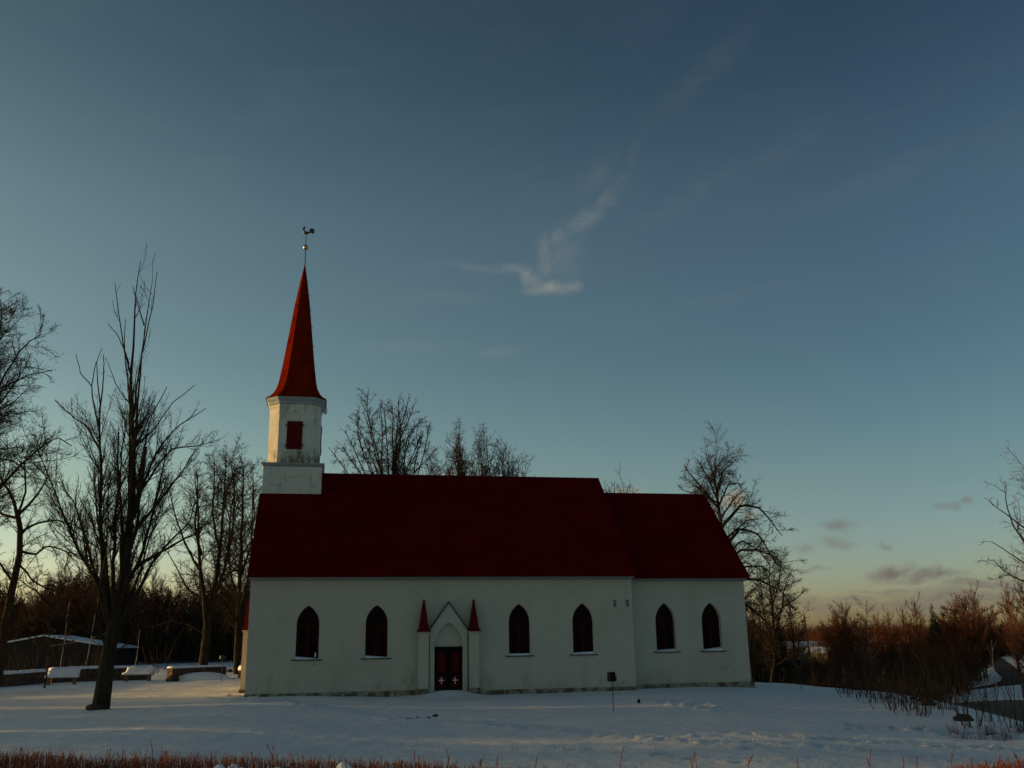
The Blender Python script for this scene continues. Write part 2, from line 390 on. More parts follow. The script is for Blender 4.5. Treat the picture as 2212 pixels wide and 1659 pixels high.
xs = np.concatenate([-np.geomspace(60, 4000, 40)[::-1], np.arange(-59, -34, 1.), np.arange(-34, 30, .17), np.arange(30, 60, .7), np.geomspace(60, 4000, 50)])
ys = np.concatenate([-np.geomspace(4, 3000, 20)[::-1], np.arange(-3, 7, .8), np.arange(7, 20, .3), np.arange(20, 62, .17), np.arange(62, 90, .6), np.arange(90, 130, 2), np.geomspace(130, 6000, 60)])
X, Y = np.meshgrid(xs, ys); Z = ground_z(X, Y)
fine = (X > -34) & (X < 30) & (Y > 14) & (Y < 66)
Z = Z + np.where(fine, .018 * vnoise(X, Y, .45, 5), 0)
for (fx, fy, r, d) in FEET:
    i0, i1 = np.searchsorted(xs, (fx - 4 * r, fx + 4 * r)); j0, j1 = np.searchsorted(ys, (fy - 4 * r, fy + 4 * r))
    if i1 <= i0 or j1 <= j0: continue
    q = np.hypot(X[j0:j1, i0:i1] - fx, (Y[j0:j1, i0:i1] - fy) * 1.3) / r
    Z[j0:j1, i0:i1] += -d * np.exp(-q ** 2) + .6 * d * np.exp(-((q - 1.7) / .5) ** 2)
ny, nx = X.shape; idx = np.arange(nx * ny).reshape(ny, nx)
Q = np.stack([idx[:-1, :-1], idx[:-1, 1:], idx[1:, 1:], idx[1:, :-1]], -1).reshape(-1, 4)
gm = fast_mesh('snow_ground', np.stack([X, Y, Z], -1).reshape(-1, 3), Q)
tag(link('snow_ground', gm, 'snow', smooth=True), kind='structure')

# road in the valley, a strip 5 cm above the snow
def strip(name, m, left, right, z):
    n = len(left); mb = MB(); v = [(p[0], p[1], z) for p in left] + [(p[0], p[1], z) for p in right]
    mb.add(v, [(i, i + 1, n + i + 1, n + i) for i in range(n - 1)]); return mb.build(name, m)
def smoothline(P, n=60):
    P = np.array(P, float); t = np.arange(len(P)); tt = np.linspace(0, len(P) - 1, n)
    out = np.stack([np.interp(tt, t, P[:, k]) for k in range(P.shape[1])], -1)
    for _ in range(int(n / len(P))):
        out[1:-1] = .25 * out[:-2] + .5 * out[1:-1] + .25 * out[2:]
    return out
ZR = VALLEY + .03
outer = [onground(x, y, ZR)[:2] for x, y in ((2168, 1423), (2172, 1427), (2190, 1440), (2212, 1455), (2232, 1469), (2222, 1477), (2185, 1480), (2154, 1483.5), (2100, 1490), (2030, 1496))]
inner = [onground(x, y, ZR)[:2] for x, y in ((2144, 1421), (2145, 1426), (2146, 1438), (2150, 1451), (2166, 1464), (2160, 1472), (2140, 1479), (2120, 1482.6), (2080, 1488.5), (2020, 1494.5))]
tag(strip('road', 'asphalt', smoothline(outer), smoothline(inner), ZR), kind='structure')
ZP = VALLEY + .03
pa = [onground(x, y, ZP)[:2] for x, y in ((2050, 1521), (2075, 1517.5), (2110, 1515), (2160, 1512.5), (2212, 1512), (2290, 1509), (2420, 1507))]
pb = [onground(x, y, ZP)[:2] for x, y in ((2040, 1528), (2060, 1550), (2110, 1590), (2160, 1610), (2220, 1620), (2330, 1625), (2500, 1620))]
tag(strip('frozen_pond', 'pond_ice', smoothline(pa), smoothline(pb), ZP), kind='structure')

# ------------------------------------------------------------------ the church (local frame: x along the wall, y into the building)
church = tag(empty('church', (AX, AY, 0), PSI), 'white plastered church with red sheet roof and slim red spire', 'church')
NW, NE, NB, EH = .05, 20.2, 11.7, 5.9          # nave west, east, back, wall height
CE, CD = 27.15, .87                              # chancel east end, set back
TAN, HE, HE2, OV, RD = .972, 5.784, 5.717, .636, 5.81
def arch(cx, hw, z0, zs, za, n=9):
    h = za - zs; Rr = (hw * hw + h * h) / (2 * hw); pts = [(cx - hw, z0), (cx - hw, zs)]
    a_end = math.atan2(h, Rr - hw)
    L = [(cx - hw + Rr - Rr * math.cos(a_end * k / n), zs + Rr * math.sin(a_end * k / n)) for k in range(1, n + 1)]
    pts += L; pts += [(2 * cx - p[0], p[1]) for p in L[-2::-1]]; pts += [(cx + hw, zs), (cx + hw, z0)]
    return pts
WN = [2.98, 6.44, 13.91, 17.38]; WC = [22.34, 25.05]; HWD, SZ, SPR, APX = .565, 1.66, 3.36, 4.30
w = MB()
w.panel([(NW, -1.2), (NE, -1.2), (NE, 6.25), (NW, 6.25)], [arch(u, HWD, SZ, SPR, APX) for u in WN], 0, .20)
gab = lambda y0, y1: [(y0, -1.2), (y1, -1.2), (y1, 5.9), ((y0 + y1) / 2, 5.9 + (y1 - y0) / 2 * TAN + .35), (y0, 5.9 + .30)]
w.add([(NW, p[0], p[1]) for p in gab(0, NB)], [(4, 3, 2, 1, 0)])
w.add([(NE, p[0], p[1]) for p in gab(0, NB)], [(0, 1, 2, 3, 4)])
w.add([(NW, NB, -1.2), (NE, NB, -1.2), (NE, NB, 6.2), (NW, NB, 6.2)], [(0, 1, 2, 3)])
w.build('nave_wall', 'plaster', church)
w = MB()
CB = NB - .87
w.panel([(NE, -1.4), (CE, -1.4), (CE, 6.2), (NE, 6.2)], [arch(u, HWD, SZ + .05, SPR - .02, APX + .02) for u in WC], CD, .34)
w.add([(CE, p[0], p[1]) for p in gab(CD, CB)], [(0, 1, 2, 3, 4)])
w.add([(NE, CB, -1.4), (CE, CB, -1.4), (CE, CB, 6.2), (NE, CB, 6.2)], [(0, 1, 2, 3)])
w.build('chancel_wall', 'plaster', church)
# plinths: irregular field stone courses
def rough_band(u0, u1, y0, y1, z0, z1, step=.45, amp=.02):
    mb = MB(); u = u0
    us = [u0]
    while us[-1] < u1 - .2: us.append(min(u1, us[-1] + random.uniform(.6, 1.5) * step))
    us[-1] = u1
    n = len(us); v = []
    for i, q in enumerate(us):
        a = random.uniform(-amp, amp); bz = random.uniform(-amp, amp)
        v += [(q, y0 + a, z0), (q, y0 + a * .6, z1 + bz), (q, y1, z1 + bz * .3)]
    f = []
    for i in range(n - 1): f += [(3 * i, 3 * i + 3, 3 * i + 4, 3 * i + 1), (3 * i + 1, 3 * i + 4, 3 * i + 5, 3 * i + 2)]
    return mb.add(v, f)
pl = rough_band(NW - .03, 8.6, -.05, .01, -1.2, .06); pl.build('plinth', 'plinth', church)
pl = rough_band(11.8, NE + .03, -.06, .01, -1.2, -.03); pl.build('plinth', 'plinth', church)
pl = rough_band(NE + .04, CE + .14, CD - .16, CD + .01, -1.4, .03, .6, .03); pl.box(CE + .003, CE + .13, CD - .13, CB, -1.4, .02); pl.build('plinth', 'plinth', church)
# eaves band
e = MB(); e.box(NW - .02, NE + .02, -.22, -.002, 5.56, 5.74); e.box(NW - .04, NE + .03, -.50, -.222, 5.64, 5.745); e.build('eaves_cornice', 'cornice', church)
e = MB(); e.box(NE + .022, CE + .03, CD - .20, CD - .002, 5.50, 5.68); e.box(NE + .035, CE + .04, CD - .48, CD - .202, 5.58, 5.675); e.build('eaves_cornice', 'cornice', church)
# roofs: slabs with a notch where the tower stands
TH = .10
def slope(mb, poly, y0, z0, sgn):    # poly in (u, distance up the slope in plan)
    P = [(u, y0 + sgn * d, z0 + d * TAN) for u, d in poly]; n = len(P)
    v = P + [(p[0], p[1], p[2] - TH) for p in P]
    mb.add(v, [tuple(range(n)), tuple(range(2 * n - 1, n - 1, -1))] + [(i, n + i, n + (i + 1) % n, (i + 1) % n) for i in range(n)])
TU0, TU1, TD0, TD1 = .08, 3.36, 4.42, 7.70
run = RD + OV; rf = MB()
notch = TD0 + OV - .02
slope(rf, [(NW - .11, 0), (NE + .06, 0), (NE + .06, run), (TU1 - .02, run), (TU1 - .02, notch), (NW - .11, notch)], -OV, HE, 1)
slope(rf, [(NW - .11, 0), (NE + .06, 0), (NE + .06, run), (TU1 - .02, run), (TU1 - .02, notch), (NW - .11, notch)], 2 * RD + OV, HE, -1)
roof = rf.build('roof', 'roof_sheet', church)
rd = MB(); zt = HE + run * TAN; rd.tube([(TU1 - .02, RD, zt + .0), (NE + .08, RD, zt + .0)], .09, 8); rd.build('ridge_cap', 'red_paint', roof)
vg = MB()
for sg in (1,):
    vg.hexa([(NE + .062, -OV - .02, HE - .16), (NE + .10, -OV - .02, HE - .16), (NE + .10, RD, zt - .16), (NE + .062, RD, zt - .16)],
            [(NE + .062, -OV - .02, HE + .03), (NE + .10, -OV - .02, HE + .03), (NE + .10, RD, zt + .03), (NE + .062, RD, zt + .03)])
vg.build('verge_board', 'red_paint', roof)
run2 = RD - CD + OV; rf = MB()
slope(rf, [(NE + .02, 0), (CE + .06, 0), (CE + .06, run2), (NE + .02, run2)], CD - OV, HE2, 1)
slope(rf, [(NE + .02, 0), (CE + .06, 0), (CE + .06, run2), (NE + .02, run2)], 2 * RD - CD + OV, HE2, -1)
roof2 = rf.build('roof', 'roof_sheet', church)
zt2 = HE2 + run2 * TAN
rd = MB(); rd.tube([(NE + .1, RD, zt2), (CE + .08, RD, zt2)], .085, 8); rd.build('ridge_cap', 'red_paint', roof2)
vg = MB()
vg.hexa([(CE + .062, CD - OV - .02, HE2 - .16), (CE + .10, CD - OV - .02, HE2 - .16), (CE + .10, RD, zt2 - .16), (CE + .062, RD, zt2 - .16)],
        [(CE + .062, CD - OV - .02, HE2 + .03), (CE + .10, CD - OV - .02, HE2 + .03), (CE + .10, RD, zt2 + .03), (CE + .062, RD, zt2 + .03)])
vg.build('verge_board', 'red_paint', roof2)
# windows
def ring_between(mb, o, i, y0, y1):
    n = len(o)
    v = [(p[0], y0, p[1]) for p in o] + [(p[0], y0, p[1]) for p in i] + [(p[0], y1, p[1]) for p in o] + [(p[0], y1, p[1]) for p in i]
    f = []
    for k in range(n):
        j = (k + 1) % n; f += [(k, j, n + j, n + k), (n + k, n + j, 3 * n + j, 3 * n + k)]
    mb.add(v, f)
def window(u, wy, dep, dz, snow):
    y = wy + dep; z0, zs, za = SZ + dz, SPR + dz * .4, APX + dz * .3
    hole = arch(u, HWD - .001, z0 + .001, zs, za - .001)
    wn = MB()
    ring_between(wn, hole, arch(u, HWD - .085, z0 + .08, zs, za - .12), y - .05, y - .002)
    wn.box(u - .055, u + .055, y - .065, y - .004, z0 + .05, 3.19)
    wn.box(u - HWD + .08, u + HWD - .08, y - .07, y - .004, 3.19, 3.30)
    # tracery above the transom: two small lancets
    for s_ in (-1, 1):
        c = u + s_ * .245
        ring_between(wn, arch(c, .235, 3.30, 3.40, 3.86, 6), arch(c, .19, 3.30, 3.40, 3.78, 6), y - .045, y - .004)
    for s_ in (-1, 1):                       # casement stiles
        for q in (.09, .44): wn.box(u + s_ * q - .022, u + s_ * q + .022, y - .045, y - .004, z0 + .08, 3.19)
    win = wn.build('window', 'frame_brown', church)
    pn = MB(); n = len(hole); pn.add([(p[0], y, p[1]) for p in hole], [tuple(range(n))]); pn.build('pane', 'glass', win)
    gb = MB()
    for s_ in (-1, 1):
        c = u + s_ * .265; gb.box(c - .010, c + .010, y - .025, y - .003, z0 + .08, 3.19)
        for k in range(1, 5):
            zz = z0 + .08 + (3.19 - z0 - .08) * k / 5; gb.box(u + s_ * .265 - .15, u + s_ * .265 + .15, y - .028, y - .005, zz - .01, zz + .01)
    gb.build('glazing_bar', 'frame_brown', win)
    sb = MB(); sb.box(u - .76, u + .76, wy - .10, wy - .003, z0 - .045, z0 - .005); sb.build('sill', 'dark_metal', win)
    sn = MB(); a, b_ = snow
    x0, x1 = u - HWD + .01, u + HWD - .01; yb = y - .07
    sn.hexa([(x0, wy - .03, z0 + .002), (x1, wy - .03, z0 + .002), (x1, yb, z0 + .002), (x0, yb, z0 + .002)],
            [(x0, wy + .02, z0 + a * .6), (x1, wy + .02, z0 + b_ * .6), (x1, yb, z0 + b_ + .03), (x0, yb, z0 + a + .03)])
    sn.build('sill_snow', 'snow_cap', win)
    return win
for u, sn in zip(WN, ((.12, .01), (.11, .02), (.08, .08), (.07, .11))): window(u, 0, .20, 0, sn)
for u, sn in zip(WC, ((.06, .13), (.05, .17))): window(u, CD, .34, .05, sn)
# paper notice standing in the lower corner of the first window
pp = MB(); pp.box(3.36, 3.43, .115, .128, 1.76, 1.98); pp.build('notice', 'white_paint', church)
# wall vents
for u in (19.21, 19.92):
    v_ = MB(); v_.box(u - .075, u + .075, -.03, -.002, 4.10, 4.47)
    for k in range(5): v_.box(u - .06, u + .06, -.04, -.032, 4.13 + k * .065, 4.16 + k * .065)
    v_.build('wall_vent', 'vent_grey', church)

# portals
def spirelet(mb, cx, cy, hw, z0, h):
    prof = [(1., 0), (.94, .018), (.78, .06), (.66, .12), (.55, .28), (.36, .60), (.19, .86), (.17, .90), (.20, .93), (.12, .97), (.03, 1.)]
    R = [[(cx - hw * a, cy - hw * a, z0 + h * t), (cx + hw * a, cy - hw * a, z0 + h * t), (cx + hw * a, cy + hw * a, z0 + h * t), (cx - hw * a, cy + hw * a, z0 + h * t)] for a, t in prof]
    mb.rings(R)
def portal(root, k=1., proj=1., zp=2.93):
    # root frame: x along the wall from the door's middle, y into the wall
    pt = MB(); outer = [(-.98, -1.0), (.98, -1.0), (.98, 3.02), (0, 4.38), (-.98, 3.02)]
    pt.panel([(p[0] * k, p[1]) for p in outer], [arch(0, .735 * k, -.9, 2.18, 3.38)], -.22, .216)
    pt.add([(.98 * k, -.22, -1), (.98 * k, -.001, -1), (.98 * k, -.001, 3.02), (.98 * k, -.22, 3.02), (-.98 * k, -.22, -1), (-.98 * k, -.001, -1), (-.98 * k, -.001, 3.02), (-.98 * k, -.22, 3.02)], [(0, 1, 2, 3), (7, 6, 5, 4)])
    pt.box(-.975 * k, -.74 * k, -.235, -.222, 2.02, 2.21); pt.box(.74 * k, .975 * k, -.235, -.222, 2.02, 2.21)
    door_way = pt.build('portal', 'plaster', root)
    co = MB()
    for s_ in (-1, 1):
        b_ = [(s_ * 1.0 * k, -.30, 2.985), (s_ * 1.0 * k, -.001, 2.985), (0, -.001, 4.385), (0, -.30, 4.385)]
        co.hexa(b_, [(p[0], p[1], p[2] + .055) for p in b_])
    co.build('gable_coping', 'dark_metal', door_way)
    for s_ in (-1, 1):
        pi = MB(); cx = s_ * 1.305 * k; hw = .26; py = -.40 * proj
        pi.box(cx - hw, cx + hw, py, -.001, -1.0, zp - .14)
        pi.box(cx - hw - .03, cx + hw + .03, py - .03, -.003, zp - .138, zp - .06); pi.box(cx - hw - .06, cx + hw + .06, py - .06, -.004, zp - .058, zp - .004)
        pil = pi.build('pilaster', 'plaster', root)
        sp = MB(); spirelet(sp, cx, py / 2 - .06, .355, zp, 1.62); sp.build('spirelet', 'red_paint', pil)
        bs = MB(); bs.box(cx - hw - .05, cx + hw + .05, py - .05, -.002, -1.0, .12); bs.build('pilaster_base', 'plinth', pil)
    d = MB(); d.box(-.735, .735, -.055, -.002, .02, 2.13); d.box(-.75, .75, -.11, -.056, 2.06, 2.17)
    door = d.build('door', 'door_dark', root)
    for s_ in (-1, 1):
        q = MB(); c = s_ * .355
        q.box(c - .20, c + .20, -.075, -.057, .86, 1.86); q.box(c - .14, c + .14, -.086, -.076, .92, 1.80)
        q.box(c - .22, c + .22, -.072, -.057, .14, .74); q.build('door_panel', 'door_red', door)
        x_ = MB(); x_.box(c - .020, c + .020, -.092, -.074, .33, .66); x_.box(c - .135, c - .022, -.090, -.074, .485, .53); x_.box(c + .022, c + .135, -.090, -.074, .485, .53)
        x_.build('cross', 'white_paint', door)
sp_root = empty('south_portal', (10.13, 0, 0)); sp_root.parent = church
portal(sp_root)
wp_root = empty('west_portal', (NW, 5.85, 0), -math.pi / 2); wp_root.parent = church
portal(wp_root, 1.15, 1.35, 3.19)

# tower
tb = MB()
tb.panel([(TU0, 9.6), (TU1, 9.6), (TU1, 12.26), (TU0, 12.26)], [[(.91, 11.10), (2.48, 11.10), (2.48, 11.68), (.91, 11.68)]], TD0, .035)
tb.add([(.91, TD0 + .035, 11.1), (2.48, TD0 + .035, 11.1), (2.48, TD0 + .035, 11.68), (.91, TD0 + .035, 11.68)], [(0, 1, 2, 3)])
tb.add([(TU1, TD0, 9.6), (TU1, TD1, 9.6), (TU1, TD1, 12.26), (TU1, TD0, 12.26), (TU0, TD0, 5.5), (TU0, TD1, 5.5), (TU0, TD1, 12.26), (TU0, TD0, 12.26)], [(0, 1, 2, 3), (7, 6, 5, 4)])
tb.add([(TU0, TD1, 9.6), (TU1, TD1, 9.6), (TU1, TD1, 12.26), (TU0, TD1, 12.26)], [(3, 2, 1, 0)])
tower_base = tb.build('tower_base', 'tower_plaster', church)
cb = MB(); sqr = lambda g, z: [(TU0 - g, TD0 - g, z), (TU1 + g, TD0 - g, z), (TU1 + g, TD1 + g, z), (TU0 - g, TD1 + g, z)]
cb.rings([sqr(.02, 12.24), sqr(.05, 12.27), sqr(.13, 12.38), sqr(.14, 12.45), sqr(-.4, 12.50)]); cb.build('tower_cornice', 'cornice', tower_base)
TC = (1.72, 6.05)
def octo(h, fr, z, cx=TC[0], cy=TC[1]):
    f_ = h * fr
    return [(cx - f_, cy - h, z), (cx + f_, cy - h, z), (cx + h, cy - f_, z), (cx + h, cy + f_, z), (cx + f_, cy + h, z), (cx - f_, cy + h, z), (cx - h, cy + f_, z), (cx - h, cy - f_, z)]
oc = MB(); H0 = 1.485; FR = .615
fp = octo(H0, FR, 0)
oc.panel([(fp[0][0], 12.4), (fp[1][0], 12.4), (fp[1][0], 16.1), (fp[0][0], 16.1)], [arch(TC[0], .40, 13.26, 15.05, 15.62, 7)], TC[1] - H0, .07)
hole = arch(TC[0], .40, 13.26, 15.05, 15.62, 7); oc.add([(p[0], TC[1] - H0 + .07, p[1]) for p in hole], [tuple(range(len(hole)))])
for k in range(1, 8):
    a, b_ = fp[k], fp[(k + 1) % 8]; oc.add([(a[0], a[1], 12.4), (b_[0], b_[1], 12.4), (b_[0], b_[1], 16.1), (a[0], a[1], 16.1)], [(0, 1, 2, 3)])
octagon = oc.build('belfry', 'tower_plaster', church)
bd = MB(); bd.rings([octo(H0 + .012, FR, 15.78), octo(H0 + .03, FR, 15.80), octo(H0 + .03, FR, 15.83), octo(H0 + .012, FR, 15.85)], False); bd.build('string_course', 'tower_plaster', octagon)
cn = MB(); cn.rings([octo(H0 + .02, FR, 15.96), octo(H0 + .06, FR, 16.0), octo(H0 + .08, FR, 16.12), octo(H0 + .17, FR, 16.24), octo(H0 + .22, FR, 16.38), octo(H0 - .3, FR, 16.42)])
cn.build('belfry_cornice', 'cornice', octagon)
def shutter(root, axis):
    sh = MB(); q = H0 - .012
    if axis == 'front':
        for s_ in (-1, 1): sh.box(*sorted((TC[0] + s_ * .004, TC[0] + s_ * .44)), TC[1] - H0 - .045, TC[1] - H0 - .003, 13.30, 14.94)
    else:
        for s_ in (-1, 1): sh.box(TC[0] + H0 + .003, TC[0] + H0 + .05, *sorted((TC[1] + s_ * .004, TC[1] + s_ * .44)), 13.30, 14.94)
    so = sh.build('shutter', 'red_paint', root)
    for zz in (13.52, 14.72):
        for s_ in (-1, 1):
            hg = MB()
            if axis == 'front': hg.box(*sorted((TC[0] + s_ * .30, TC[0] + s_ * .52)), TC[1] - H0 - .065, TC[1] - H0 - .047, zz, zz + .04); hg.box(*sorted((TC[0] + s_ * .49, TC[0] + s_ * .53)), TC[1] - H0 - .066, TC[1] - H0 - .048, zz - .10, zz - .002)
            else: hg.box(TC[0] + H0 + .052, TC[0] + H0 + .08, *sorted((TC[1] + s_ * .30, TC[1] + s_ * .52)), zz, zz + .04)
            hg.build('hinge', 'dark_metal', so)
shutter(octagon, 'front'); shutter(octagon, 'side')
sb = MB(); sb.box(TC[0] - .5, TC[0] + .5, TC[1] - H0 - .06, TC[1] - H0 - .002, 13.12, 13.24); sb.build('shutter_sill', 'tower_plaster', octagon)
an = MB(); an.tube([(3.42, 6.9, 15.98), (3.42, 6.9, 16.3)], [.09, .12], 10); an.build('siren', 'white_paint', octagon)
sp = MB(); prof = [(16.385, 1.76, .61), (16.47, 1.70, .61), (16.58, 1.52, .61), (16.78, 1.36, .60), (17.10, 1.20, .59), (17.50, 1.10, .58), (18.55, .945, .56), (20.6, .695, .53), (22.5, .465, .50), (24.2, .215, .48), (25.0, .08, .45), (25.3, .03, .45)]
sp.rings([octo(h, fr, z, TC[0] + .11 * (z - 16.4) / 8.9, TC[1]) for z, h, fr in prof])
spire = sp.build('spire', 'spire_sheet', church)
for z in (18.8, 20.0, 21.2, 22.3, 23.3, 24.2):
    h = np.interp(z, [p[0] for p in prof], [p[1] for p in prof]); x = TC[0] + .11 * (z - 16.4) / 8.9 + h
    hk = MB(); hk.tube([(x - .02, TC[1], z), (x + .07, TC[1], z + .01), (x + .08, TC[1], z + .10)], .012, 5)
    hk.build('ladder_hook', 'dark_metal', spire)
RX = 1.83
rod = MB(); rod.tube([(RX, TC[1], 25.2), (RX, TC[1], 27.42)], [.028, .02], 8); rodo = rod.build('rod', 'dark_metal', spire)
bl = MB(); bl.ball((RX, TC[1], 26.5), .165, 16); bl.build('gilt_ball', 'brass', rodo, True)
# weathercock facing west
wv = MB()
secs = [(-.20, 27.62, .03, .05), (-.19, 27.58, .07, .09), (-.13, 27.52, .09, .115), (-.03, 27.49, .09, .11), (.10, 27.50, .07, .085), (.20, 27.54, .045, .055), (.26, 27.58, .03, .04)]
wv.rings([[(RX + x, TC[1] + ry * math.cos(2 * math.pi * i / 10), z + rz * math.sin(2 * math.pi * i / 10)) for i in range(10)] for x, z, ry, rz in secs])
wv.tube([(RX - .17, TC[1], 27.58), (RX - .165, TC[1], 27.68), (RX - .15, TC[1], 27.76), (RX - .17, TC[1], 27.82)], [.075, .055, .05, .045], 8)
wv.tube([(RX - .20, TC[1], 27.79), (RX - .27, TC[1], 27.775)], [.03, .004], 6)
wc = wv.build('weathercock', 'rooster_metal', rodo, True)
cm = MB(); cm.prism([(RX - .20, 27.83), (RX - .08, 27.82), (RX - .03, 27.87), (RX - .10, 27.905), (RX - .19, 27.90)], TC[1] - .015, TC[1] + .015)
cm.prism([(RX - .23, 27.76), (RX - .19, 27.75), (RX - .20, 27.68), (RX - .235, 27.69)], TC[1] - .012, TC[1] + .012); cm.build('comb', 'rooster_metal', wc)
tl = MB(); pts = [(RX + .18, 27.56)]
for k in range(15):
    a = math.radians(140 - 205 * k / 14); rr = .185 + .012 * (k % 2); pts.append((RX + .33 + rr * math.cos(a) * .95, 27.63 + rr * math.sin(a)))
tl.prism(pts, TC[1] - .03, TC[1] + .03); tl.build('tail', 'rooster_metal', wc)

# ------------------------------------------------------------------ trees
def nrm(v): return v / (np.linalg.norm(v, axis=-1, keepdims=True) + 1e-9)
class TM:
    """collects tubes as arrays"""
    def __init__(s): s.V = []; s.Q = []; s.n = 0
    def tubes(s, P, R, S=3):                         # P (N,K,3) R (N,K)
        N, K, _ = P.shape
        if N == 0: return
        T = np.empty_like(P); T[:, 1:-1] = P[:, 2:] - P[:, :-2]; T[:, 0] = P[:, 1] - P[:, 0]; T[:, -1] = P[:, -1] - P[:, -2]; T = nrm(T)
        ref = np.where(np.abs(T[:, :1, 2:3]) > .8, np.array([1., .3, 0]), np.array([0, 0, 1.])); ref = np.broadcast_to(ref, P.shape)
        A = nrm(np.cross(T, ref)); B = np.cross(T, A)
        th = np.arange(S) * 2 * math.pi / S
        V = P[:, :, None] + R[:, :, None, None] * (np.cos(th)[None, None, :, None] * A[:, :, None] + np.sin(th)[None, None, :, None] * B[:, :, None])
        id_ = np.arange(N * K * S).reshape(N, K, S); nx_ = np.roll(id_, -1, axis=2)
        q = np.stack([id_[:, :-1], nx_[:, :-1], nx_[:, 1:], id_[:, 1:]], -1).reshape(-1, 4)
        s.V.append(V.reshape(-1, 3)); s.Q.append(q + s.n); s.n += N * K * S
    def mesh(s, name): return fast_mesh(name, np.concatenate(s.V), np.concatenate(s.Q))
def shoot(P0, D0, L, R, K, wig, trop, taper, rg, sag=0.):
    N = len(P0); P = np.empty((N, K + 1, 3)); P[:, 0] = P0; d = D0.copy(); st = (L / K)[:, None]
    for k in range(K):
        d = nrm(d + rg.normal(0, wig, (N, 3)) + np.array([0, 0, 1.]) * (trop - sag * k / K)); P[:, k + 1] = P[:, k] + d * st
    rr = R[:, None] * (1 - (1 - taper) * np.linspace(0, 1, K + 1)[None])
    return P, rr
def offspring(P, R, L, dens, t0,  ang, asd, lf, lmin, lmax, rf, rmin, rg, flat=0., tip=.5):
    N, K1, _ = P.shape; cnt = rg.poisson(np.maximum(L * (1 - t0) * dens, .01)); par = np.repeat(np.arange(N), cnt); M = len(par)
    t = t0 + (1 - t0) * rg.random(M); f = t * (K1 - 1); i = np.minimum(f.astype(int), K1 - 2); u = (f - i)[:, None]
    p = P[par, i] * (1 - u) + P[par, i + 1] * u; tan = nrm(P[par, i + 1] - P[par, i]); r = R[par, i] * (1 - u[:, 0]) + R[par, i + 1] * u[:, 0]
    rnd = nrm(rg.normal(0, 1, (M, 3))); rnd[:, 2] *= (1 - flat); perp = nrm(rnd - (rnd * tan).sum(-1, keepdims=True) * tan)
    a = np.radians(np.clip(rg.normal(ang, asd, M), 8, 100))[:, None]; D = nrm(np.cos(a) * tan + np.sin(a) * perp)
    l = np.clip(L[par] * lf * (1 - tip * t) * rg.uniform(.5, 1.25, M), lmin, lmax)
    return p, D, l, np.maximum(np.minimum(r * rf, l * .0095 + rmin * .55), rmin)
def resample(P, K):
    P = np.array(P, float); d = np.concatenate([[0], np.cumsum(np.linalg.norm(np.diff(P, axis=0), axis=1))]); t = np.linspace(0, d[-1], K + 1)
    return np.stack([np.interp(t, d, P[:, k]) for k in range(3)], -1), d[-1]
def finish_tree(name, base, limbs, levels, rg, barkm, twigm, label, cat, group=None, SL=8, sub=None):
    """limbs: list of (points 3D relative to base, r0, r1); levels: list of dicts for the branch orders"""
    tr = TM(); cr = TM(); K = 12; PP = []; RR = []; LL = []
    for pts, r0, r1 in limbs:
        P, l = resample(pts, K); P[1:-1] += rg.normal(0, .010 * l ** .5 * .6, (K - 1, 3)); t = np.linspace(0, 1, K + 1); R = r0 + (r1 - r0) * t ** .8
        PP.append(P); RR.append(R); LL.append(l)
    PP = np.array(PP); RR = np.array(RR); LL = np.array(LL)
    tr.tubes(PP, RR, SL)
    cur = (PP, RR, LL)
    for n, lv in enumerate(levels):
        p, D, l, r = offspring(*cur, lv['dens'], lv.get('t0', .25), lv['ang'], lv.get('asd', 12), lv['lf'], lv['lmin'], lv['lmax'], lv.get('rf', .55), lv['rmin'], rg, lv.get('flat', 0), lv.get('tip', .5))
        if 'zf' in lv:
            a_, b_, c_ = lv['zf']; keep = rg.random(len(p)) < 1 - (1 - c_) * sstep(p[:, 2], a_, b_); p, D, l, r = p[keep], D[keep], l[keep], r[keep]
        P, R = shoot(p, D, l, r, lv.get('K', 5), lv['wig'], lv['trop'], lv.get('taper', .3), rg, lv.get('sag', 0))
        R = np.maximum(R, lv['rmin'] * .7)
        (tr if n == 0 and len(levels) > 2 else cr).tubes(P, R, 5 if n == 0 else 3)
        cur = (P, R, l)
    root = empty(name, tuple(base)); tag(root, label, cat, group)
    link('trunk', tr.mesh(name + '_trunk'), barkm, root, True); link('crown', cr.mesh(name + '_crown'), twigm, root)
    return root
def pxlimbs(base_px, Y, specs, rg, spread=.12):
    """limbs drawn on the picture at depth Y; each gets its own lean towards or away from the camera"""
    b = atY(base_px[0], base_px[1], Y); gzv = gz(b[0], b[1]); b[2] = gzv - .05; out = []
    px = Y / FPX * 1.035
    for pts, r0, r1, dy0, dy1 in specs:
        q = np.array([atY(x, y, Y) for x, y in pts]) - b; q[:, 1] += np.linspace(dy0, dy1, len(pts)); out.append((q, r0 * px, r1 * px))
    return b, out

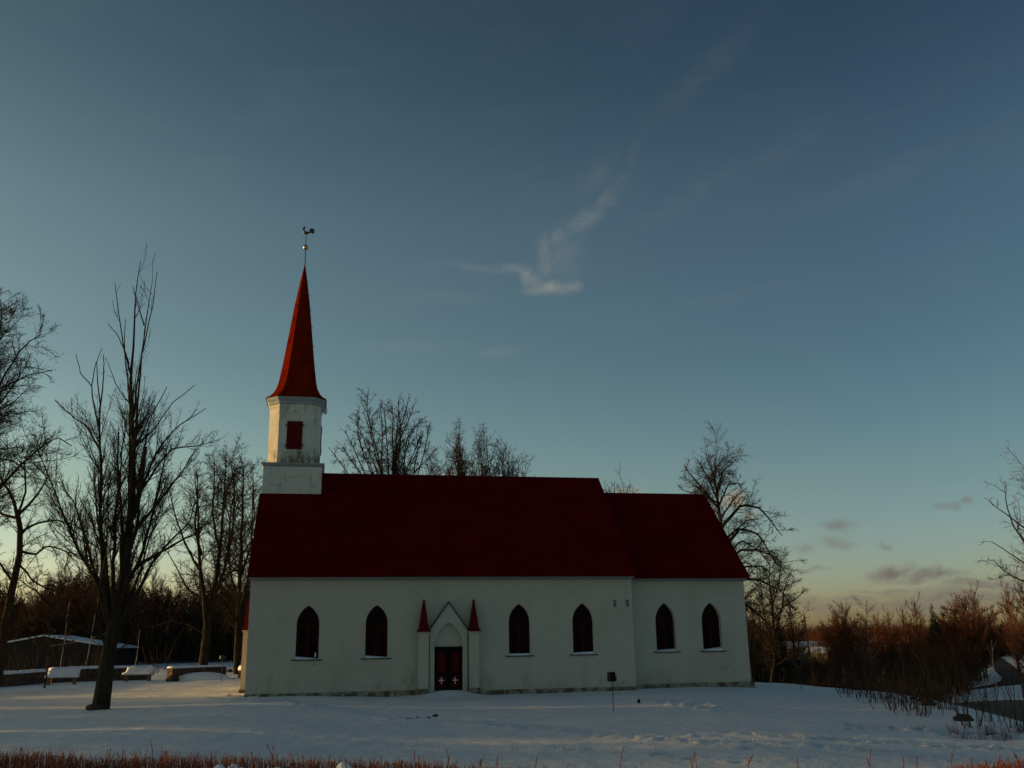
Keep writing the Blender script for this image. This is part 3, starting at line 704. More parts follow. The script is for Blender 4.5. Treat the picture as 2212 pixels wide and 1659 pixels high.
# the tall lopped tree in front
r1_ = np.random.default_rng(11)
MT = [([(216, 1536), (226, 1470), (236, 1400), (250, 1330), (264, 1270), (275, 1200), (284, 1120), (287, 1020)], 18.0, 5.5, 0, 0),
      ([(287, 1030), (286, 936), (281, 810), (286, 726), (290, 620), (294, 590), (299, 557)], 5.5, .6, 0, .3),
      ([(283, 1110), (292, 980), (303, 852), (313, 785), (322, 709), (334, 663), (343, 620)], 4.2, .6, .0, -.8),
      ([(322, 712), (312, 672), (303, 634)], 1.6, .7, -.6, -.9), ([(286, 1120), (300, 1080), (312, 1020), (319, 968)], 6, 4, 0, -.3),
      ([(280, 1100), (277, 960), (275, 873), (266, 800), (256, 751), (256, 677)], 3.6, .7, 0, .8), ([(264, 775), (252, 745), (232, 705), (210, 681)], 1.6, .7, .8, 1.2),
      ([(285, 900), (292, 800), (300, 740), (318, 640), (324, 572)], 2.2, .7, .2, .9), ([(281, 810), (270, 760), (262, 690), (256, 618)], 2, .7, .1, -.4),
      ([(240, 1340), (229, 1260), (227, 1213), (227, 1020), (228, 894), (225, 793)], 6, .8, -.1, -.8), ([(228, 900), (240, 843), (244, 778)], 2, .7, -.7, -1),
      ([(228, 930), (212, 870), (206, 835), (183, 816), (168, 768)], 2, .7, -.7, -.2), ([(206, 838), (210, 790), (221, 752)], 1.2, .6, -.4, .0),
      ([(232, 1300), (223, 1194), (202, 1140), (190, 1062), (186, 999)], 4, 1, .1, .9), ([(228, 1010), (223, 978), (185, 919), (143, 890), (105, 856)], 3, .7, -.5, .6),
      ([(225, 1290), (202, 1250), (181, 1205), (147, 1096), (109, 1037)], 4, .8, .2, 1.2), ([(236, 1365), (219, 1263), (192, 1211), (160, 1130), (140, 1060), (112, 980)], 4.5, .8, 0, -1.4),
      ([(280, 1180), (303, 1138), (340, 1098), (378, 1058), (420, 1007), (437, 982)], 4.5, .8, 0, -1), ([(288, 1090), (312, 1030), (328, 978), (366, 919), (433, 873)], 3.5, .7, 0, .8),
      ([(290, 1080), (332, 1003), (357, 961), (404, 953), (446, 936)], 3, .7, .1, 1.5), ([(270, 1260), (294, 1220), (345, 1190), (404, 1155), (454, 1117)], 4.5, .9, 0, .6),
      ([(262, 1290), (298, 1290), (329, 1228), (377, 1177), (425, 1136), (440, 1090)], 4.5, .8, 0, -1.2), ([(268, 1270), (300, 1200), (318, 1110), (330, 1030), (345, 940)], 4.5, .9, 0, 1.2),
      ([(240, 1400), (226, 1379), (178, 1355), (137, 1324), (103, 1283), (68, 1256)], 3.5, .9, 0, -1), ([(250, 1330), (240, 1240), (245, 1100), (255, 980), (262, 900)], 5, 1, 0, .6),
      ([(262, 1280), (268, 1150), (262, 1020), (268, 940)], 5, 1.4, 0, -.6), ([(275, 1220), (296, 1120), (300, 1000), (318, 900), (352, 830)], 4, .8, 0, .5),
      ([(236, 1370), (250, 1410), (262, 1350), (300, 1250), (330, 1150), (372, 1090)], 4.5, .8, 0, -.2), ([(290, 960), (320, 920), (350, 860), (396, 812)], 2, .7, .3, 1.6)]
b, L_ = pxlimbs((216, 1536), 41.5, MT, r1_)
finish_tree('lopped_tree', b, L_, [dict(dens=6.5, t0=.2, ang=32, lf=.30, zf=(10.5, 13.5, .06), lmin=.35, lmax=2.6, rmin=.012, wig=.10, trop=.14, K=6, rf=.42),
                                   dict(dens=9.5, zf=(11., 14., .25), t0=.12, ang=38, lf=.38, lmin=.15, lmax=.8, rmin=.0065, wig=.14, trop=.10, K=4),
                                   dict(dens=8.0, t0=.1, ang=40, lf=.42, lmin=.08, lmax=.32, rmin=.005, wig=.12, trop=.05, K=3)], r1_, 'bark', 'twig',
            'tall lopped bare tree with upright limbs, standing in front of the others', 'tree', SL=10)

def generic(name, x, Y, H, crown_w, rg, label, group=None, trunk=.28, r=.28, nl=9, up=22, seed_lv=None, lean=0., twig=.010, mats=('bark', 'twig'), dens=1., wig=.12, stems=1, cat='tree', droop=0., dz=0., sp=(3.2, 5.0, 6.0), z=None):
    base = np.array([x, Y, (gz(x, Y) if z is None else z) - .1 + dz]); limbs = []
    for s_ in range(stems):
        a0 = rg.uniform(0, 6.28); off = np.array([math.cos(a0), math.sin(a0), 0]) * (0 if stems == 1 else .35 * r * 4)
        hh = H * (1 if s_ == 0 else rg.uniform(.8, .97)); k = np.linspace(0, 1, 7)
        tr = np.stack([off[0] + lean * hh * k + rg.normal(0, .012 * hh, 7).cumsum() * .6 + off[0] * 2.2 * k * hh * .12, off[1] + rg.normal(0, .012 * hh, 7).cumsum() * .6 + off[1] * 2.2 * k * hh * .12, hh * k], -1); tr[0, :2] = off[:2]
        limbs.append((tr, r * (1 if s_ == 0 else .8), r * .06))
        for i in range(nl):
            t = trunk + (1 - trunk) * (i + rg.random() * .8) / nl * .86; p0 = np.array([np.interp(t, k, tr[:, j]) for j in range(3)])
            a = 2.4 * i + rg.normal(0, .5); env = math.sin(math.pi * min(1, (.12 + (t - trunk) / (1 - trunk) * .95)) ** .75); 
            reach = crown_w / 2 * (.55 + .5 * env) * rg.uniform(.8, 1.12); rise = (H * .93 - p0[2]) * rg.uniform(.35, .75) if up > 0 else -H * .1
            rise = min(rise, reach * math.tan(math.radians(90 - up)) * rg.uniform(.7, 1.2)); 
            q = np.linspace(0, 1, 6); cur = np.stack([p0[0] + math.cos(a) * reach * q ** .85, p0[1] + math.sin(a) * reach * q ** .85, p0[2] + rise * q ** 1.25 - droop * reach * q ** 3], -1)
            cur[1:] += rg.normal(0, wig * .35, (5, 3)) * reach * .25
            rl = r * (1 - t * .75) * .48; limbs.append((cur, rl, max(rl * .15, twig)))
    lv = seed_lv or [dict(dens=sp[0] * dens, t0=.2, ang=40, lf=.34, lmin=.5, lmax=crown_w * .30, rmin=twig * 1.6, wig=wig, trop=.06, K=6, rf=.5, sag=droop * .3),
                     dict(dens=sp[1] * dens, t0=.15, ang=42, lf=.42, lmin=.25, lmax=1.6, rmin=twig, wig=wig * 1.2, trop=.05, K=4, sag=droop * .4),
                     dict(dens=sp[2] * dens, t0=.1, ang=45, lf=.45, lmin=.15, lmax=.6, rmin=twig * .75, wig=wig * 1.3, trop=.03, K=3)]
    return finish_tree(name, base, limbs, lv, rg, mats[0], mats[1], label, cat, group)
def vase(name, x, Y, H, cw, rg, label, group=None, nl=14, fork=.3, r=.3, dens=1., tw=.0135, low=.42):
    base = np.array([x, Y, gz(x, Y) - .1]); k = np.linspace(0, 1, 8); limbs = []
    tr = np.stack([rg.normal(0, .008 * H, 8).cumsum(), rg.normal(0, .008 * H, 8).cumsum(), H * .97 * k], -1); tr[0, :2] = 0
    limbs.append((tr, r, .012))
    for i in range(nl):
        t = fork + .35 * rg.random() * (i / nl); p0 = np.array([np.interp(t, k, tr[:, j]) for j in range(3)]); a = 2.4 * i + rg.normal(0, .35)
        e = math.radians(8 + 84 * ((i + .5) / nl) ** .75)              # place of the tip on the crown's outline, 0 = top
        tip = np.array([math.cos(a) * cw / 2 * math.sin(e), math.sin(a) * cw / 2 * math.sin(e), H * (low + (1 - low) * math.cos(e))]) * rg.uniform(.88, 1.04)
        q = np.linspace(0, 1, 7)[:, None]; mid = p0 * (1 - q) + tip * q; mid[:, :2] -= (tip[:2] - p0[:2])[None] * (q * (1 - q) * .45); mid[:, 2] += (q * (1 - q))[:, 0] * .15 * (tip[2] - p0[2])
        mid[1:-1] += rg.normal(0, .018 * H, (5, 3)) * .8; limbs.append((mid, r * .42 * (1 - .4 * i / nl), .016))
        if rg.random() < .6:
            f_ = mid[3]; tip2 = tip + rg.normal(0, .10 * cw, 3); limbs.append((np.array([f_, f_ * .5 + tip2 * .5 + rg.normal(0, .02 * H, 3) * .6, tip2]), r * .22, .014))
    return finish_tree(name, base, limbs, [dict(dens=2.3 * dens, t0=.45, ang=34, lf=.30, lmin=.5, lmax=2.4, rmin=tw * 1.5, wig=.15, trop=.06, K=6, rf=.5),
                dict(dens=5.0 * dens, t0=.2, ang=44, lf=.45, lmin=.25, lmax=1.3, rmin=tw, wig=.2, trop=.03, K=4),
                dict(dens=6. * dens, t0=.2, ang=50, lf=.5, lmin=.12, lmax=.5, rmin=tw * .75, wig=.25, trop=.0, K=3)], rg, 'bark', 'twig', label, 'tree', group)
def basex(px, y, Y): return atY(px, y, Y)[0]
def topz(px, y, Y): return atY(px, y, Y)[2]
G = lambda s_: np.random.default_rng(s_)
LV = lambda d=1., tw=.012: [dict(dens=3.3 * d, t0=.12, ang=45, lf=.36, lmin=.6, lmax=3.4, rmin=tw * 1.8, wig=.17, trop=.03, K=7, rf=.5),
                            dict(dens=6.2 * d, t0=.12, ang=48, lf=.42, lmin=.3, lmax=1.5, rmin=tw, wig=.2, trop=.03, K=5),
                            dict(dens=7.0 * d, t0=.1, ang=50, lf=.5, lmin=.15, lmax=.55, rmin=tw * .75, wig=.2, trop=.02, K=3)]
# gnarled tree at the left edge, with a bent trunk
b, L_ = pxlimbs((-6, 1480), 58., [([(-6, 1480), (2, 1400), (14, 1330), (30, 1260), (44, 1194), (42, 1140), (38, 1112)], 11, 5, 0, 0), ([(38, 1114), (60, 1085), (80, 1050), (92, 1015)], 4, 1, 0, 1),
     ([(38, 1112), (30, 1070), (10, 1030), (20, 985)], 4, 1, 0, -1), ([(44, 1150), (70, 1130), (110, 1120), (150, 1130), (175, 1150)], 3, .8, 0, 1.2), ([(44, 1190), (80, 1200), (110, 1180), (150, 1190), (185, 1220)], 3, .8, 0, -1),
     ([(40, 1120), (0, 1110), (-40, 1080), (-80, 1090)], 3.4, 1, 0, .8), ([(30, 1260), (0, 1210), (-30, 1180), (-60, 1190)], 3, 1, 0, -.9), ([(38, 1115), (55, 1060), (50, 1000), (62, 960)], 3, .9, 0, .2),
     ([(38, 1215), (70, 1260), (100, 1275), (140, 1262), (170, 1280)], 2.4, .8, 0, 1.8), ([(20, 1300), (-10, 1270), (-40, 1262)], 3, 1, 0, .5)], G(21))
finish_tree('gnarled_tree', b, L_, LV(1.1, .010), G(22), 'bark', 'twig', 'gnarled bare tree with bent trunk at the left edge', 'tree')
b, L_ = pxlimbs((-120, 1500), 45., [([(-120, 1500), (-115, 1300), (-105, 1150), (-90, 1000), (-60, 860), (-40, 700)], 15, 2, 0, 0), ([(-112, 1230), (-60, 1120), (-10, 1040), (50, 975), (95, 930), (125, 950)], 6, 1, 0, 1.5),
     ([(-105, 1120), (-50, 1000), (0, 900), (45, 860), (88, 810)], 5, 1, 0, -1.5), ([(-95, 1030), (-50, 920), (-10, 820), (30, 740), (70, 708)], 5, 1, 0, 1), ([(-80, 950), (-45, 840), (-10, 740), (10, 650)], 4, .9, 0, -.8),
     ([(-60, 860), (-30, 780), (-5, 700), (-10, 640)], 3, .9, 0, .5), ([(-100, 1100), (-40, 1040), (20, 1000), (70, 1010), (110, 1030)], 4, .9, 0, -2.5), ([(-70, 900), (-20, 830), (30, 790), (65, 770)], 3, .9, 0, 2.4)], G(23))
finish_tree('tall_tree', b, L_, LV(1.25, .010), G(24), 'bark', 'twig', 'tall broad bare tree whose branches reach in from the left edge', 'tree')
# two trees between the lopped tree and the church
b, L_ = pxlimbs((437, 1466), 73., [([(437, 1466), (440, 1420), (446, 1380), (448, 1340)], 9.5, 8, 0, 0), ([(446, 1350), (440, 1270), (432, 1180), (436, 1100), (430, 1040)], 5.5, 1, 0, -1), ([(448, 1340), (462, 1270), (474, 1180), (480, 1080), (484, 990)], 6, 1, 0, .6),
     ([(456, 1310), (486, 1230), (506, 1150), (512, 1060), (505, 1000)], 4, .9, 0, -.8), ([(442, 1300), (400, 1270), (375, 1225), (352, 1190)], 3, .8, 0, 1), ([(436, 1240), (405, 1180), (385, 1110), (378, 1060)], 3, .8, 0, -1.3),
     ([(444, 1370), (410, 1350), (370, 1340), (335, 1350)], 2, .8, 0, .6), ([(434, 1200), (415, 1130), (418, 1060), (410, 1010)], 3, .8, 0, 1.6), ([(474, 1190), (455, 1110), (456, 1040), (452, 985)], 3, .8, 0, 1.2),
     ([(478, 1130), (495, 1060), (520, 1010), (535, 1000)], 2.6, .8, 0, -1.5), ([(450, 1330), (490, 1310), (520, 1270), (530, 1240)], 2.4, .8, 0, 1.8)], G(25))
finish_tree('forked_tree', b, L_, LV(.95, .012), G(26), 'bark', 'twig', 'bare tree with a forked leaning trunk beside the broken stone wall', 'tree')
b, L_ = pxlimbs((512, 1458), 85., [([(512, 1458), (513, 1400), (516, 1300), (520, 1200), (524, 1100), (526, 1010)], 7.5, 1, 0, 0), ([(514, 1330), (535, 1270), (548, 1200), (552, 1120), (556, 1050)], 3.4, .8, 0, -1.5),
     ([(516, 1300), (495, 1240), (488, 1170), (492, 1100), (500, 1030)], 3, .8, 0, 1.4), ([(518, 1250), (540, 1180), (545, 1100), (540, 1020)], 3, .8, 0, 1), ([(514, 1350), (490, 1310), (470, 1290)], 2, .8, 0, -1), ([(520, 1200), (560, 1150), (580, 1080)], 2.4, .8, 0, -.5),
     ([(514, 1380), (545, 1340), (562, 1290)], 2, .8, 0, .4)], G(27))
finish_tree('straight_tree', b, L_, LV(.9, .012), G(28), 'bark', 'twig', 'bare tree with a straight trunk nearest the left end of the church', 'tree')
# behind the church
HB = 84.
def behind(px, ytop, Y, wpx, s_, label, **kw):
    x = basex(px, 1300, Y); z = topz(px, ytop, Y); g0 = gz(x, Y); return vase('bare_tree', x, Y, z - g0, wpx * Y / FPX, G(s_), label, 'bare trees behind the church roof', **kw)
gb_ = G(31); BT = [([(852, 1470), (850, 1330), (849, 1220), (848, 1120)], 9, 6, 0, 0)]
for pts, r0 in (([(846, 1024), (846, 971), (842, 930), (844, 890), (836, 861)], 2.6), ([(852, 1024), (854, 941), (870, 900), (878, 861)], 2.6), ([(849, 1000), (864, 926), (856, 861)], 1.8), ([(828, 1024), (811, 951), (803, 916), (800, 892), (806, 872)], 2.2),
                ([(820, 985), (819, 910), (811, 861)], 1.6), ([(823, 1024), (799, 937), (789, 900), (782, 886)], 2.), ([(803, 1024), (779, 971), (768, 920), (770, 890)], 2.), ([(789, 1024), (762, 963), (748, 935)], 1.8), ([(785, 1030), (758, 992), (746, 971)], 1.4),
                ([(762, 1036), (738, 1000), (731, 990)], 1.3), ([(870, 1024), (872, 951), (885, 916), (903, 896)], 2.2), ([(874, 1024), (897, 963), (909, 935)], 2.), ([(890, 1030), (901, 971), (897, 930)], 1.6), ([(900, 1030), (917, 971), (927, 914)], 1.8),
                ([(880, 1034), (905, 1004), (942, 963)], 1.6), ([(838, 1024), (832, 960), (826, 905), (822, 868)], 2.), ([(860, 1024), (866, 950), (890, 905), (896, 880)], 1.8), ([(812, 1010), (790, 960), (772, 915)], 1.5), ([(855, 1000), (852, 940), (858, 880)], 1.5), ([(862, 1010), (884, 950), (892, 915)], 1.4), ([(884, 1020), (912, 965), (918, 940)], 1.4), ([(806, 1020), (792, 985), (775, 950)], 1.3)):
    dy = gb_.uniform(-3.2, 3.2); f_ = [(848 + (pts[0][0] - 848) * .45, 1120 + gb_.uniform(-20, 20))]; BT.append((f_ + pts, r0 * 1.1, .75, dy * .1, dy))
b, L_ = pxlimbs((852, 1470), 80., BT, gb_)
finish_tree('bare_tree', b, L_, [dict(dens=4.0, t0=.3, ang=36, lf=.20, lmin=.5, lmax=1.9, rmin=.022, wig=.2, trop=.05, K=6, rf=.5), dict(dens=6., t0=.2, ang=46, lf=.5, lmin=.25, lmax=1.1, rmin=.014, wig=.26, trop=.03, K=5),
                dict(dens=8., t0=.2, ang=55, lf=.5, lmin=.12, lmax=.42, rmin=.010, wig=.3, trop=.0, K=3)], gb_, 'bark', 'twig', 'big round headed bare tree rising behind the roof beside the tower', 'tree', 'bare trees behind the church roof')
behind(985, 928, 88, 76, 32, 'narrow bare tree behind the middle of the church roof', nl=18, fork=.5, r=.2, low=.74, dens=1.15)
behind(1045, 952, 86, 80, 33, 'uneven bare tree behind the roof ridge, right of the narrow one', nl=18, fork=.5, r=.2, low=.77, dens=1.1)
behind(1094, 958, 87, 74, 34, 'second uneven bare tree right of the narrow one', nl=17, fork=.52, r=.18, low=.79, dens=1.05)
behind(932, 984, 92, 84, 35, 'low bare crown between the big round tree and the narrow one', nl=17, fork=.5, r=.18, low=.8, dens=1.1)
behind(1138, 1000, 92, 50, 36, 'small bare crown at the right end of the trees over the ridge', nl=9, fork=.6, r=.14, low=.86, dens=.8)
behind(1366, 1030, 100, 58, 37, 'small rounded bare crown showing over the lower chancel roof', nl=11, fork=.6, r=.15, low=.88, dens=.8, tw=.014)
behind(1322, 1040, 102, 44, 38, 'tiny bare crown showing where the two roofs meet', nl=9, fork=.62, r=.14, low=.9, dens=.8, tw=.014)
# right of the chancel
b, L_ = pxlimbs((1570, 1500), 72., [([(1572, 1560), (1570, 1400), (1566, 1250), (1560, 1150), (1552, 1090), (1540, 1020), (1545, 992)], 12, 1, 0, 0), ([(1553, 1100), (1520, 1060), (1490, 1030), (1474, 1008)], 3, .8, 0, -.8), ([(1552, 1095), (1575, 1045), (1600, 1040), (1608, 1050)], 2.6, .8, 0, 1),
     ([(1558, 1140), (1600, 1090), (1640, 1100), (1668, 1140), (1682, 1160)], 4, .8, 0, -1), ([(1562, 1190), (1600, 1140), (1640, 1150), (1660, 1175), (1684, 1215)], 4, .8, 0, 1.2), ([(1566, 1260), (1590, 1190), (1625, 1190), (1662, 1205), (1688, 1236)], 4, .8, 0, -2),
     ([(1566, 1280), (1600, 1250), (1640, 1252), (1690, 1275), (1715, 1310)], 3.5, .8, 0, .5), ([(1570, 1350), (1610, 1300), (1650, 1330), (1690, 1370), (1700, 1400)], 3.4, .8, 0, 1.8), ([(1550, 1080), (1530, 1030), (1515, 1000)], 2.4, .8, 0, .4),
     ([(1548, 1060), (1560, 1020), (1580, 1000)], 2.4, .8, 0, -.6), ([(1566, 1230), (1530, 1180), (1500, 1150)], 3, .8, 0, 1), ([(1562, 1170), (1620, 1120), (1650, 1112)], 3, .8, 0, 2.5), ([(1550, 1085), (1505, 1062), (1482, 1050)], 2.2, .7, 0, 1.8), ([(1546, 1050), (1535, 1015), (1528, 994)], 2, .7, 0, -1), ([(1556, 1120), (1585, 1075), (1600, 1062)], 2.4, .7, 0, -2), ([(1564, 1200), (1610, 1165), (1650, 1185), (1672, 1200)], 2.8, .7, 0, 2.4), ([(1566, 1240), (1605, 1225), (1640, 1225), (1668, 1250)], 2.8, .7, 0, -1.2), ([(1548, 1070), (1570, 1020), (1590, 1015)], 2, .7, 0, 1.4)], G(41))
finish_tree('arching_tree', b, L_, LV(1.3, .011), G(42), 'bark', 'twig', 'bare tree arching its long boughs past the chancel gable', 'tree')
b, L_ = pxlimbs((1668, 1500), 78., [([(1662, 1500), (1668, 1460), (1676, 1410), (1670, 1330), (1662, 1250), (1664, 1200)], 4.2, .8, 0, 0), ([(1672, 1380), (1690, 1320), (1700, 1270), (1712, 1240)], 2.4, .7, 0, 1), ([(1675, 1400), (1650, 1340), (1640, 1280), (1634, 1230)], 2.2, .7, 0, -1),
     ([(1670, 1340), (1692, 1310), (1722, 1290), (1735, 1272)], 1.8, .7, 0, -.6), ([(1668, 1310), (1685, 1260), (1690, 1215)], 1.8, .7, 0, .5)], G(43))
finish_tree('slender_tree', b, L_, LV(1.2, .011), G(44), 'bark', 'twig', 'slender crooked bare tree right of the church corner', 'tree')
for i, (px, yt, Y, w_, lab) in enumerate(((1640, 1262, 92, 50, 'thin upright bare tree close against the church corner'), (1703, 1262, 96, 60, 'bushy bare tree right of the slender crooked one'), (1622, 1290, 84, 36, 'thin bare tree half hidden by the church corner'))):
    x = basex(px, 1400, Y); generic('thin_tree', x, Y, topz(px, yt, Y) - gz(x, Y), w_ * Y / FPX, G(50 + i), lab, nl=9, r=.13, trunk=.2, up=22, twig=.012, stems=2, dens=1.1)
# right edge
b, L_ = pxlimbs((2300, 1560), 60., [([(2310, 1620), (2300, 1400), (2290, 1250), (2270, 1100), (2250, 1000)], 9, 1.5, 0, 0), ([(2290, 1260), (2240, 1200), (2200, 1140), (2185, 1080), (2190, 1035)], 3, .7, 0, 1), ([(2296, 1320), (2240, 1270), (2190, 1250), (2160, 1235), (2136, 1210)], 3, .7, 0, -.6),
     ([(2280, 1200), (2230, 1150), (2180, 1110), (2150, 1086)], 3, .7, 0, .5), ([(2290, 1280), (2240, 1230), (2195, 1190), (2165, 1165)], 2.6, .7, 0, 1.4), ([(2285, 1240), (2240, 1180), (2210, 1100), (2205, 1040)], 2.6, .7, 0, -1.2), ([(2270, 1110), (2235, 1060), (2215, 1030)], 2.6, .7, 0, .2)], G(45))
finish_tree('leaning_tree', b, L_, LV(.75, .010), G(46), 'bark', 'bark_thin', 'pale bare branches hanging in from the right edge', 'tree')
#PART2
# ------------------------------------------------------------------ woods: one tree of each kind is grown, the rest are copies
def copy_thing(o, loc, rz, sc, label=None, group=None):
    c = o.copy(); COL.objects.link(c); c.location = loc; c.rotation_euler = (0, 0, rz); c.scale = sc
    if label: c['label'] = label
    if group: c['group'] = group
    for ch in o.children:
        d = ch.copy(); COL.objects.link(d); d.parent = c
    return c
LB = lambda d, tw, up=.08: [dict(dens=3.4 * d, t0=.12, ang=34, lf=.38, lmin=.5, lmax=2.6, rmin=tw * 1.5, wig=.12, trop=up, K=5, rf=.5),
                            dict(dens=5.0 * d, t0=.1, ang=36, lf=.45, lmin=.3, lmax=1.3, rmin=tw, wig=.14, trop=up * .6, K=3)]
def spruce(H, w_, rg, label, loc):
    root = empty('spruce_tree', loc); tag(root, label, 'tree')
    tr = TM(); tr.tubes(np.array([[(0, 0, H * k / 6) for k in range(7)]], float), np.array([[.16 * (1 - .93 * k / 6) for k in range(7)]]), 6)
    P0 = []; D0 = []; L = []
    for z in np.arange(H * .06, H * .99, .22):
        t = z / H; n = 11 if t < .8 else 7
        for i in range(n):
            a = rg.random() * 6.283; l = w_ / 2 * ((1 - t) ** .85 + .03) * rg.uniform(.6, 1.15); P0.append((0, 0, z)); D0.append((math.cos(a), math.sin(a), -.12 + .35 * t)); L.append(l)
    P0 = np.array(P0, float); D0 = nrm(np.array(D0)); L = np.array(L)
    P, R = shoot(P0, D0, L, np.full(len(L), .035), 5, .05, .015, .3, rg)
    cr = TM(); cr.tubes(P, R, 3)
    p, D, l, r = offspring(P, R, L, 10, .12, 52, 14, .42, .12, .7, .8, .028, rg)
    P2, R2 = shoot(p, D, l, r, 3, .1, -.09, .6, rg); cr.tubes(P2, R2 * 1.5, 3)
    link('trunk', tr.mesh('spruce_trunk'), 'bark', root, True); link('crown', cr.mesh('spruce_crown'), 'needles', root)
    return root
def at_px(px, Y, z=None):
    x = basex(px, 1430, Y); return x, (gz(x, Y) if z is None else z)
def proto(kind, s_, H, w_, loc, label, red):
    rg = G(s_); x, y = loc
    tw = 'twig_red' if red == 2 else ('twig_brown' if red == 1 else 'twig')
    if kind == 'birch': return generic('birch_tree', x, y, H, w_, rg, label, trunk=.3, r=.13, nl=15, up=34, twig=.019, mats=('bark_birch' if red else 'bark_birch', tw), seed_lv=LB(1., .019, .02), wig=.10, cat='tree', droop=.12)
    if kind == 'aspen': return generic('aspen_tree', x, y, H, w_, rg, label, trunk=.3, r=.15, nl=16, up=26, twig=.019, mats=('bark_thin', tw), seed_lv=LB(1.15, .019, .12), wig=.08, cat='tree')
    if kind == 'alder': return generic('alder_tree', x, y, H, w_, rg, label, trunk=.12, r=.11, nl=13, up=24, twig=.019, mats=('bark_thin', tw), seed_lv=LB(1.25, .019, .12), stems=3, wig=.09, cat='tree')
    if kind == 'willow': return generic('willow_tree', x, y, H, w_, rg, label, trunk=.1, r=.2, nl=15, up=34, twig=.02, mats=('bark_thin', tw), seed_lv=LB(1.25, .02, .16), stems=3, wig=.09, cat='tree')
PR = {}
def nogroup(o):
    if 'group' in o.keys(): del o['group']
g_left = 'trees of the dark wood behind the churchyard wall'; g_right = 'russet trees in the valley beyond the church'
def first(key, kind, s_, H, w_, px, ytop, Y, label, red, group):
    x, z = at_px(px, Y); h = topz(px, ytop, Y) - z; o = proto(kind, s_, H, w_, (x, Y), label, red); k = h / H; o.scale = (k, k, k); o['group'] = group; PR[key] = (o, H); return o
def more(key, px, ytop, Y, label=None, group=None, rg=rng, wx=1.):
    o, H = PR[key]; x, z = at_px(px, Y); h = topz(px, ytop, Y) - z; k = h / H
    return copy_thing(o, (x, Y, z - .1), rg.uniform(0, 6.28), (k * wx, k * wx, k), label, group)
LW = 'thin dark bare tree in the wood beyond the churchyard wall'
first('lb', 'birch', 61, 13, 5.2, 62, 1250, 150, 'dark wood birch with a pale thin trunk', 1, g_left)
first('la', 'alder', 62, 12, 6.0, 165, 1252, 142, 'bushy bare tree of many stems in the dark wood', 1, g_left)
first('ls', 'aspen', 63, 13, 5.0, 250, 1262, 136, 'upright bare tree in the dark wood', 1, g_left)
PR['sp'] = (spruce(12, 4.6, G(64), 'dark pointed spruce in the wood left of the tall lopped tree', (0, 0, 0)), 12)
PR['sp'][0].location = (*[at_px(147, 138)[0], 138], at_px(147, 138)[1] - .1); k_ = (topz(147, 1237, 138) - at_px(147, 138)[1]) / 12; PR['sp'][0].scale = (k_,) * 3; PR['sp'][0]['group'] = 'spruces in the dark wood'
for px, yt, Y in ((112, 1262, 146), (352, 1268, 134), (338, 1292, 128), (372, 1296, 140), (480, 1300, 150), (558, 1288, 145), (20, 1300, 160), (215, 1290, 150)):
    more('sp', px, yt, Y, 'dark spruce standing among the bare trees of the left wood', 'spruces in the dark wood')
rw = G(65)
def topprof(px): return float(np.interp(px, [-80, 0, 60, 100, 160, 220, 300, 360, 420, 500, 560, 640], [1262, 1285, 1300, 1262, 1240, 1240, 1266, 1276, 1268, 1262, 1262, 1270]))
for row, (Y0, n, dy) in enumerate(((128, 30, 26), (142, 34, 8), (158, 34, -2), (178, 30, -4))):
    for i in range(n):
        px = -90 + 720 * (i + rw.uniform(.1, .9)) / n; key = ('lb', 'la', 'ls')[rw.integers(3)]
        lab = {'lb': 'pale stemmed birch in the dark wood on the left', 'la': 'bushy many stemmed tree in the dark wood on the left', 'ls': 'upright bare tree in the dark wood on the left'}[key]
        more(key, px, topprof(px) + rw.normal(0, 11) + dy, Y0 + rw.uniform(-6, 6), lab, g_left + ': ' + {'lb': 'birches', 'la': 'bushy trees', 'ls': 'upright trees'}[key], rw)
# thickets and the far edge of the wood: uncountable brushwood
def brush(name, n, fx, fh, rg, m, lean=.12, r=.03, K=2, label=None, S=3):
    P0 = np.array([fx() for _ in range(n)]); h = np.array([fh(p) for p in P0]); D = nrm(np.concatenate([rg.normal(0, lean, (n, 2)), np.ones((n, 1))], 1))
    P, R = shoot(P0, D, h, np.full(n, r), 4, .07, .02, .4, rg); t = TM(); t.tubes(P, R, S)
    p, D2, l, rr = offspring(P, R, h, 1.6, .25, 28, 10, .3, .3, 2., .8, r * .5, rg); P2, R2 = shoot(p, D2, l, rr, 2, .1, .05, .5, rg); t.tubes(P2, R2, 3)
    o = link(name, t.mesh(name), m); tag(o, label, 'thicket', None, 'stuff'); return o
rb = G(66)
def lw():
    Y = rb.uniform(122, 200); px = rb.uniform(-120, 660); x, z = at_px(px, Y); return (x, Y, z - .1)
brush('wood_undergrowth', 9000, lw, lambda p: rb.uniform(1.5, 7.5), rb, 'twig', .14, .034, label='dense dark brushwood between the trunks of the left wood')
def rwod():
    Y = rb.uniform(330, 480); px = rb.uniform(1560, 2330); x, z = at_px(px, Y, VALLEY); return (x, Y, z)
brush('far_wood', 9000, rwod, lambda p: rb.uniform(5, 11.5), rb, 'twig_red', .10, .09, label='low russet line of far woods across the valley')
def rthick():
    while True:
        Y = rb.uniform(88, 215); px = rb.uniform(1600, 2140); x, z = at_px(px, Y)
        if z > -3.2: continue
        q = 1376 + (CAMH - z) / Y * FPX
        if px > 2085 and q > 1415: continue
        if px > 2030 and q > 1500: continue
        return (x, Y, z - .1)
brush('valley_thicket', 3600, rthick, lambda p: rb.uniform(1.2, 5.0) + (1.8 if p[1] > 140 else 0) + 1.5 * vnoise(p[0], p[1], 7, 31), rb, 'twig', .18, .030, label='dense dark thicket filling the valley beyond the snow slope')
